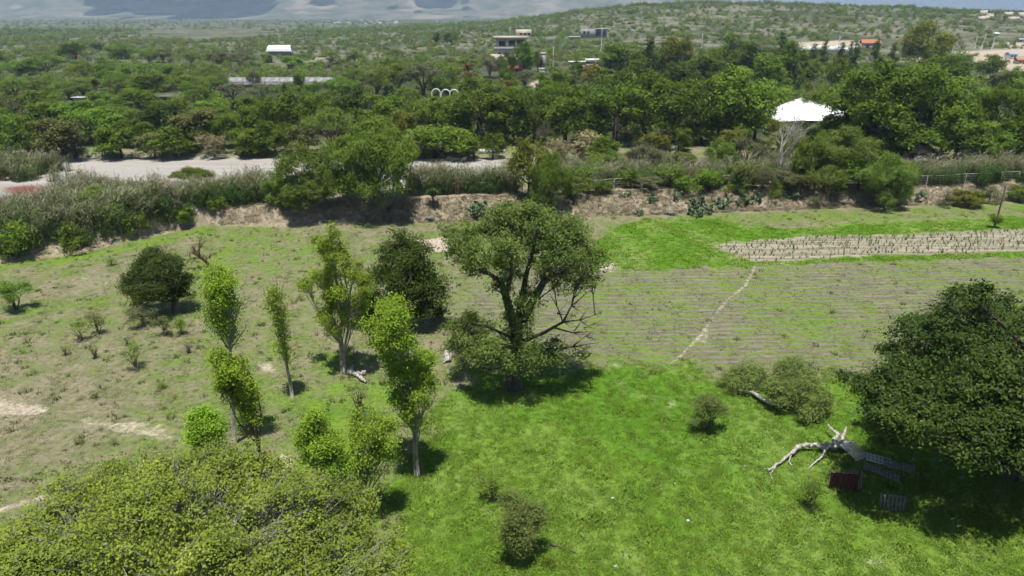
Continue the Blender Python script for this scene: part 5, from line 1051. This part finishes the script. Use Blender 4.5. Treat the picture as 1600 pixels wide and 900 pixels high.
# house with a car in front, under the giant tree
t = build_site('tan_house', 'tan house front in the shade behind the white car', 'house', 1437, 251)
w = bx(t, 'wall', -14, 16, 4, 26, 0, 20, 'tan'); bx(w, 'window', -11, -4, 3.5, 4.5, 4, 11, 'glass'); bx(w, 'door', 3, 8, 3.5, 4.5, 0, 11, 'black'); bx(t, 'roof', -15, 17, 3, 27, 20, 21, 'concrete'); bx(t, 'brick_pier', 16.1, 22, 3, 9, 0, 18, 'brick'); bx(t, 'gate', 22.2, 34, 5, 5.6, 0, 10, 'brick')
def car(label, px, by, rz, mat):
    b = G(px, by); t = thing('parked_car', label, 'car', b, rz)
    prof = [(-2.1, .35), (-2.1, .75), (-1.95, .9), (-1.3, .95), (-.75, 1.42), (.65, 1.45), (1.25, 1.0), (1.95, .88), (2.1, .7), (2.1, .35)]
    n = len(prof); V = [(x, s * .85 * (1 if z < 1 else .84), z) for s in (-1, 1) for x, z in prof]
    mb = MB(); mb.add(V, [(i, (i + 1) % n, (i + 1) % n + n, i + n) for i in range(n)] + [(0, 9, 8, 1), (1, 8, 7, 2), (2, 7, 6, 3), (3, 6, 5, 4)] + [(n, n + 1, n + 8, n + 9), (n + 1, n + 2, n + 7, n + 8), (n + 2, n + 3, n + 6, n + 7), (n + 3, n + 4, n + 5, n + 6)])
    mb.build('body', MT[mat], t)
    for s in (-1, 1):
        mb = MB(); y = s * .80; V = [(-1.1, y + s * .03, .98), (1.05, y + s * .03, .98), (.6, y - s * .06, 1.36), (-.7, y - s * .06, 1.36)]; mb.add(V, [(0, 1, 2, 3)]); mb.add([(a, c - s * .03, d) for a, c, d in V], [(3, 2, 1, 0)]); mb.build('side_window', MT['glass'], t)
        for x in (-1.3, 1.3): MB().tube([(x, s * .66, .33), (x, s * .88, .33)], .33, 8).build('wheel', MT['tyre'], t)
    for x0, z0, x1, z1, nm in ((.72, 1.43, 1.27, 1.02, 'windscreen'), (-.8, 1.42, -1.32, .98, 'rear_window')):
        q = .05 if x0 > 0 else -.05; V = [(x0 + q, -.62, z0), (x0 + q, .62, z0), (x1 + q, .7, z1), (x1 + q, -.7, z1)]; MB().add(V + [(a - q, c, d - .03) for a, c, d in V], [(0, 1, 2, 3), (7, 6, 5, 4)]).build(nm, MT['glass'], t)
    return t
car('white car parked before the tan house under the giant tree', 1432, 254, .1, 'carw')
car('pale car on the dirt lot near the hill town', 1518, 121, 0.3, 'blue')
t = build_site('garden_wall', 'long grey garden wall behind the right-hand canes', 'wall', 1530, 258)
for k in range(9): bx(t, 'wall_panel', -60 + k * 14, -46.4 + k * 14, 0, 1.5, 0, 9, 'concrete'); bx(t, 'pier', -46.5 + k * 14, -45.5 + k * 14 - .1, -.4, 1.9, 0, 10, 'concrete')
t = build_site('garden_wall', 'short grey wall section before the tall grove centre', 'wall', 1048, 236)
for k in range(3): bx(t, 'wall_panel', -24 + k * 14, -10.4 + k * 14, 0, 1.5, 0, 8, 'concrete')
t = build_site('garden_wall', 'white garden wall left of the tall grove', 'wall', 770, 240)
for k in range(3): bx(t, 'wall_panel', -22 + k * 14, -8.4 + k * 14, 0, 1.5, 0, 7, 'white')
# houses at the right hill town
def cottage(label, px, by, w, d, h, wall, roof, rz=0.0, gable=True):
    t = build_site('town_house', label, 'house', px, by, rz, 'houses of the hill town'); q = bx(t, 'wall', -w, w, 0, d, 0, h, wall); bx(q, 'window', -w * .6, -w * .2, -.3, .3, h * .4, h * .8, 'glass'); bx(q, 'door', w * .2, w * .5, -.3, .3, 0, h * .75, 'black')
    if gable: MB().add([(-w * 1.1, -1, h), (w * 1.1, -1, h), (w * 1.1, d / 2, h * 1.45), (-w * 1.1, d / 2, h * 1.45), (w * 1.1, d + 1, h), (-w * 1.1, d + 1, h)], [(0, 1, 2, 3), (3, 2, 4, 5)]).build('roof', MT[roof], t)
    else: bx(t, 'roof', -w * 1.1, w * 1.1, -1, d + 1, h, h + 1.2, roof)
cottage('red-roofed house above the conifers below the scrub hill', 1360, 80, 14, 10, 12, 'tan', 'terra'); cottage('pale house with grey-blue roof at the right edge', 1583, 92, 9, 9, 7, 'white', 'blue', .4); cottage('house with bright orange roof at the right edge', 1597, 100, 9, 8, 6, 'tan', 'terra', .2); cottage('pink flat house among trees right of the giant tree', 1519, 156, 6, 7, 14, 'pink', 'pink', 0, False)
cottage('tiny white house on the slope beyond the leaning pole', 1557, 56, 4, 5, 3.5, 'white', 'white'); cottage('small grey-blue shed on the upper right edge', 1597, 66, 6, 5, 4, 'concrete', 'blue', .2)
t = build_site('long_wall', 'long white boundary wall below the scrub hill', 'wall', 1290, 82)
for k in range(10): bx(t, 'wall_panel', -62 + k * 11, -51.3 + k * 11, 0, 1.5, 0, 9 + 2 * math.sin(k * 2.1), 'white')
# far towns: specks of white walls
rng = np.random.default_rng(12)
def town(name, label, x0, x1, y0, y1, n):
    mb = MB()
    for _ in range(n):
        b = G(rng.uniform(x0, x1), rng.uniform(y0, y1)); s = rng.uniform(3, 6.5); hh = rng.uniform(3, 6); mb.box(b[0] - s, b[0] + s, b[1] - s * .6, b[1] + s * .6, b[2] - 1, b[2] + hh)
    tag(mb.build(name, MT['cream'], None), label, 'town', None, 'stuff')
town('distant_town', 'pale specks of houses on the plain under the mountains', 520, 630, 31, 38, 22); town('distant_town', 'pale town on the ridge at the upper right edge', 1530, 1640, 24, 32, 16)
# utility poles
def pole(px, top, base, label, lean=0.0, mat='pole', arm=True):
    b = G(px, base); h = float(top_z(b[1], top) - b[2]); t = thing('utility_pole', label, 'pole', b, 0, 'utility poles'); r = max(.13, .9 * mpp(b) * .55)
    MB().tube([(0, 0, -.5), (lean * h * .5, 0, h * .5), (lean * h, 0, h)], [r, r * .85, r * .7], 8).build('post', MT[mat], t, True)
    if arm: MB().beam((lean * h * .95 - .07 * h, 0, h * .93), (lean * h * .95 + .07 * h, 0, h * .93), r, r).build('crossarm', MT[mat], t)
    return t
pole(1555, 293, 352, 'thin dark pole standing in the field by the bank', .03, 'darkpole', False); pole(864, 72, 110, 'pale utility pole behind the water tower'); pole(940, 43, 70, 'pale utility pole before the grey hill house'); pole(930, 90, 118, 'short pole beside the orange-leafed tree'); pole(1096, 52, 78, 'utility pole on the scrub hill foot')
pole(1309, 56, 82, 'utility pole above the long white wall'); pole(1532, 53, 78, 'leaning pole by the hill town', .18); pole(1549, 58, 78, 'thin pole right of the leaning pole', .06); pole(1523, 56, 76, 'thin pole left of the leaning pole'); pole(1487, 68, 86, 'pole left of the hill town lot'); pole(797, 42, 70, 'thin pole behind the modern house roof'); pole(1597, 55, 70, 'pole at the upper right edge')
# wire fence along the crest of the bank
FP = [G(*p) for p in [(440, 317), (500, 315), (560, 312), (620, 309), (690, 304), (745, 303), (800, 303), (850, 302), (900, 300), (960, 297), (1020, 294), (1080, 292), (1130, 291), (1200, 290), (1260, 289), (1340, 292), (1420, 296), (1480, 296), (1540, 292), (1620, 288)]]
t = thing('wire_fence', 'wire fence with pale posts along the crest of the river bank', 'fence', FP[0]); line = []
for a, c in zip(FP[:-1], FP[1:]):
    n = max(2, int(np.hypot(*(c - a)[:2]) / 2.8))
    for k in range(n): q = a + (c - a) * k / n; line.append(on_land(q[0], q[1] + .8))
line = np.array(line) - FP[0]
pm = MB().tube([(0, 0, -.3), (0, 0, .9), (0, 0, 1.75)], .045, 6).mesh('post', MT['post'])
for q in line: link('post', pm, t, q)
for z, r in ((1.72, .04), (1.3, .014), (.9, .014), (.5, .014)): MB().tube(line + np.array([0, 0, z]), r, 4, False).build('rail' if z > 1.5 else 'wire', MT['post'], t)
# agaves, yuccas and cactus on the embankment
def rosette(name, label, cat, px, by, r, n, mat, stem=0.0, up=.6, seed=0, group=None):
    rng = np.random.default_rng(seed); b = G(px, by); mb = MB()
    for k in range(n):
        a = k * 2.399 + rng.normal() * .1; e = up * (.35 + .65 * k / n) + rng.normal() * .05; d = np.array([cos(a) * cos(e), sin(a) * cos(e), sin(e)]); s = np.array([-sin(a), cos(a), 0]) * r * .09; o = np.array([0, 0, stem]); tip = o + d * r - np.array([0, 0, .06 * r])
        mid = o + d * r * .5 + np.array([0, 0, .03 * r]); mb.add([o - s * .6, o + s * .6, mid + s, mid - s, tip + s * .08, tip - s * .08, mid + np.array([0, 0, -.05 * r])], [(0, 1, 2, 3), (3, 2, 4, 5)])
    if stem:
        t = thing(name, label, cat, b, 0, group); MB().tube([(0, 0, -.2), (.03, 0, stem * .5), (0, 0, stem)], [.2, .16, .14], 6).build('trunk', BM['brown'], t, True); mb.build('leaves', MT[mat], t)
    else: tag(mb.build(name, MT[mat], None, False, b), label, cat, group)
rosette('agave', 'blue-grey agave at the foot of the bank above the poplar', 'plant', 512, 346, 1.3, 22, 'agave', seed=1); rosette('agave', 'blue-grey agave right of the small yucca', 'plant', 672, 343, 1.1, 20, 'agave', seed=2); rosette('agave', 'little agave under the columnar cactus', 'plant', 746, 339, .8, 16, 'agave', seed=3); rosette('agave', 'agave among bushes on the right bank slope', 'plant', 1318, 318, 1.2, 20, 'agave', seed=4); rosette('agave', 'pale agave where the bank meets the bright crop', 'plant', 1048, 335, 1.2, 20, 'agave', seed=5)
rosette('yucca', 'green yucca with full head on the bank slope', 'plant', 677, 324, 1.7, 60, 'yucca', 1.6, 1.3, 6); rosette('yucca', 'small slim yucca on the bank left of the full one', 'plant', 608, 338, .9, 36, 'yucca', .8, 1.4, 7); rosette('yucca', 'dark narrow yucca below the bright rounded tree', 'plant', 898, 321, 1.0, 44, 'yucca', 1.1, 1.5, 8)
rosette('palm_tree', 'fan palm with dry orange skirt in the left woodland', 'tree', 155, 166, 3.2, 46, 'palm', 6.5, 1.3, 9)
def prickly(label, px, by, h, seed, n=26):
    rng = np.random.default_rng(seed); b = G(px, by); t = thing('prickly_pear', label, 'cactus', b, rng.uniform(0, 6), 'prickly pears on the bank'); mb = MB()
    P = [(np.array([rng.normal() * .3 * h, rng.normal() * .3 * h, -.05]), np.array([rng.normal() * .4, rng.normal() * .4, 1.0]), 0) for _ in range(7)]; an = np.arange(8) * 2 * pi / 8
    for k in range(n * 2):
        p, d, lv = P[k] if k < 7 else P[rng.integers(0, len(P))]
        if lv > 3: continue
        s = .2 * h * rng.uniform(.8, 1.2); d = unit(d + rng.normal(size=3) * .6 + np.array([0, 0, .12])); x = unit(np.cross(d, rng.normal(size=3))); y = np.cross(d, x); c = p + d * s * .55
        ring = [c + d * s * .6 * sin(q) + x * s * .5 * cos(q) for q in an]
        mb.add([v + y * .04 for v in ring] + [v - y * .04 for v in ring], [(0, 1, 2, 3), (0, 3, 4, 7), (4, 5, 6, 7), (11, 10, 9, 8), (15, 12, 11, 8), (15, 14, 13, 12)] + [(i, i + 8, (i + 1) % 8 + 8, (i + 1) % 8) for i in range(8)])
        P.append((c + d * s * .5, d, lv + 1))
    mb.build('pads', MT['cactus'], t)
for k, (px, by, h, lab) in enumerate([(1000, 337, 1.6, 'rounded prickly pear at the bank foot over the crop'), (1082, 336, 2.6, 'tall prickly pear, leftmost of the bank clump'), (1100, 322, 2.4, 'prickly pear high on the bank, second in the clump'), (1125, 326, 2.4, 'wide prickly pear in the middle of the bank clump'), (1020, 315, 1.6, 'small prickly pear on bare bank earth'), (1060, 312, 2, 'prickly pear near the crest by the fence'), (975, 306, 1.4, 'low prickly pear just under the fence'), (745, 330, 3.0, 'upright columnar prickly pear on the left bank'), (1240, 308, 2, 'prickly pear between two bank bushes'), (1432, 308, 1.6, 'prickly pear right of the dark acacia'), (1160, 318, 2, 'prickly pear below the brownish bank tree'), (1185, 312, 2, 'prickly pear next to the bright small bush')]): prickly(lab, px, by, h, 300 + k, 18 + int(h * 9))
px_shrub('field_shrub', 'dark shrub at the foot of the thin field pole', (1552, 356), 333, 22, 90, 'laurel', 40, 30, .22)
# pen of old pallets in the shade of the right tree
def pallet(label, px, by, rot, w=1.2, h=1.0, mat='wood', zoff=0.0, n=7):
    b = G(px, by) + np.array([0, 0, zoff]); t = thing('wooden_pallet', label, 'pallet', b, 0, 'old pallets of the pen'); t.rotation_euler = rot
    pl = MB().box(-.05, .05, -.012, .012, 0, h).mesh('plank', MT[mat])
    for k in range(n): link('plank', pl, t, (-w / 2 + .06 + k * (w - .12) / (n - 1), -.05, 0))
    for z in (.08, h / 2, h - .08): MB().box(-w / 2, w / 2, -.035, .06, z - .045, z + .045).build('stringer', MT[mat], t)
    return t
pallet('grey pallet standing upright at the front of the pen', 1392, 797, (-.15, 0, -.25), 1.5, 1.1); pallet('bleached pallet lying on top of the pen', 1343, 742, (-1.25, 0, .5), 1.3, 1.5, 'palew', 1.3); pallet('bleached narrow pallet laid along the pen top', 1368, 748, (-1.3, .1, -.35), 1.6, .7, 'palew', 1.25)
pallet('grey pallet leaning next to the rusty sheet', 1332, 764, (-.25, 0, -.2), 1.1, 1.3); pallet('grey ladder-like pallet bridging the pen middle', 1372, 762, (-1.2, .15, -.5), 2.2, .6, 'wood', 1.0, 10); pallet('far pallet at the dark back of the pen', 1400, 756, (-.9, .1, -.3), 1.9, .6, 'wood', 1.1, 9)
b = G(1316, 766); t = thing('rusty_sheet_panel', 'rust-red corrugated sheet panel at the left of the pallet pen', 'panel', b, -.15)
mb = MB(); n = 24; Vv = [(-.9 + 1.8 * i / n, .035 * math.sin(i * 1.7) + yy, z) for z in (0, 1.35) for yy in (0, .012) for i in range(n + 1)]; k1 = n + 1
mb.add(Vv, [(i, i + 1, i + 1 + 2 * k1, i + 2 * k1) for i in range(n)] + [(i + k1, i + 3 * k1, i + 1 + 3 * k1, i + 1 + k1) for i in range(n)]); mb.build('sheet', MT['rust'], t)
for x in (-.9, .9): MB().tube([(x, .06, -.2), (x, .06, 1.6)], .04, 6).build('post', BM['dark'], t)
MB().beam((-.9, .06, 1.3), (.9, .06, 1.3), .06, .06).build('rail', MT['palew'], t)
# litter and pale stones in the grass
for k, (px, by, s, lab) in enumerate([(1075, 815, .35, 'scrap of pale plastic litter in the lush grass'), (1055, 756, .2, 'small white scrap right of the lawn centre'), (885, 658, .18, 'small white scrap below the spreading tree'), (957, 779, .3, 'pale stone in the middle of the lawn'), (962, 886, .3, 'white stones at the bottom edge of the lawn'), (606, 782, .25, 'white stone beside the airy poplar'), (145, 507, .3, 'white stone by the olive shrub'), (1163, 728, .2, 'white scrap left of the dead trunk tip'), (340, 640, .2, 'pale stone in the poplar row')]):
    rng = np.random.default_rng(400 + k); b = G(px, by); me = bpy.data.meshes.new('litter'); import bmesh
    bm = bmesh.new(); bmesh.ops.create_icosphere(bm, subdivisions=2, radius=s * .36)
    for v in bm.verts: v.co = v.co * float(rng.uniform(.5, 1.2)); v.co.z *= .4
    bm.to_mesh(me); bm.free(); me.materials.append(MT['litter']); o = link('stone' if 'stone' in lab else 'litter_scrap', me, None, b + np.array([0, 0, s * .2])); tag(o, lab, 'stone' if 'stone' in lab else 'litter')

# keep scrub off the built sites, then sow it
SITES = np.array([[o.location.x, o.location.y] for o in COL.objects if o.parent is None and o.get('category') in ('house', 'greenhouse', 'shed', 'tent', 'arch', 'hut', 'tower', 'tank')])
ok = np.ones(len(X), bool)
for sx, sy in SITES: ok &= ~((np.abs(X - sx - (sx / max(sy, 1)) * 0) < 16) & (Y > sy - 26) & (Y < sy + 14))
gh = G(436, 136); ok &= ~((np.abs(X - gh[0]) < 40) & (Y > gh[1] - 45) & (Y < gh[1] + 10))
X, Y, scl, spick = X[ok], Y[ok], scl[ok], spick[ok]
scatter('scrubland', np.stack([X, Y, terrain(X, Y) - .15], 1), scl, np.random.default_rng(3).uniform(0, 6.28, len(X)), sp, 'low thorn scrub spread over the plain and the hillside', 'scrub', spick)

# clouds whose shade lies on the mountains and the right-hand ridge
cm_, nt, out = new_mat('cloud_white'); dfs = N(nt, 'ShaderNodeBsdfDiffuse'); dfs.inputs[0].default_value = (.9, .9, .9, 1); L(nt, dfs.outputs[0], out.inputs[0])
def cloud(x, y, z, sx, sy, sz, seed):
    rng = np.random.default_rng(seed); bm = bmesh.new()
    for k in range(90):
        q = rng.random(); r = .42 * (1 - q) + .05; p = rng.normal(size=3) * np.array([.28 + .42 * q, .28 + .42 * q, .15]); mt = bmesh.ops.create_icosphere(bm, subdivisions=2, radius=r)
        for v in mt['verts']: v.co.x += p[0]; v.co.y += p[1]; v.co.z = max(v.co.z + p[2], -.15)
    me = bpy.data.meshes.new('cloud'); bm.to_mesh(me); bm.free(); me.materials.append(cm_)
    o = link('cloud', me, None, (x, y, z)); o.scale = (sx, sy, sz); o['kind'] = 'stuff'; o['label'] = 'white fair-weather cloud drifting over the mountains'
off = 1900 * np.array([sdir[0], sdir[1]]) / sdir[2]
for x, y, sx, sy, s in [(-2450, 6500, 850, 1300, 1), (-560, 6300, 330, 800, 4), (1400, 2050, 560, 330, 5), (2100, 2300, 500, 300, 6), (2600, 2500, 500, 300, 7)]: cloud(x + off[0], y + off[1], 1900, sx, sy, 200, s)

# the air: thin haze over the whole valley
HZ = MB().box(-20000, 20000, -400, 22000, -14, 720)
hm, nt, out = new_mat('valley_haze'); pv = N(nt, 'ShaderNodeVolumePrincipled'); pv.inputs['Density'].default_value = 0.000135; pv.inputs['Color'].default_value = (.60, .79, 1.0, 1); pv.inputs['Anisotropy'].default_value = 0.0
L(nt, pv.outputs[0], out.inputs['Volume'])
tag(HZ.build('haze', hm), 'thin blue haze filling the valley air', None, None, 'stuff')
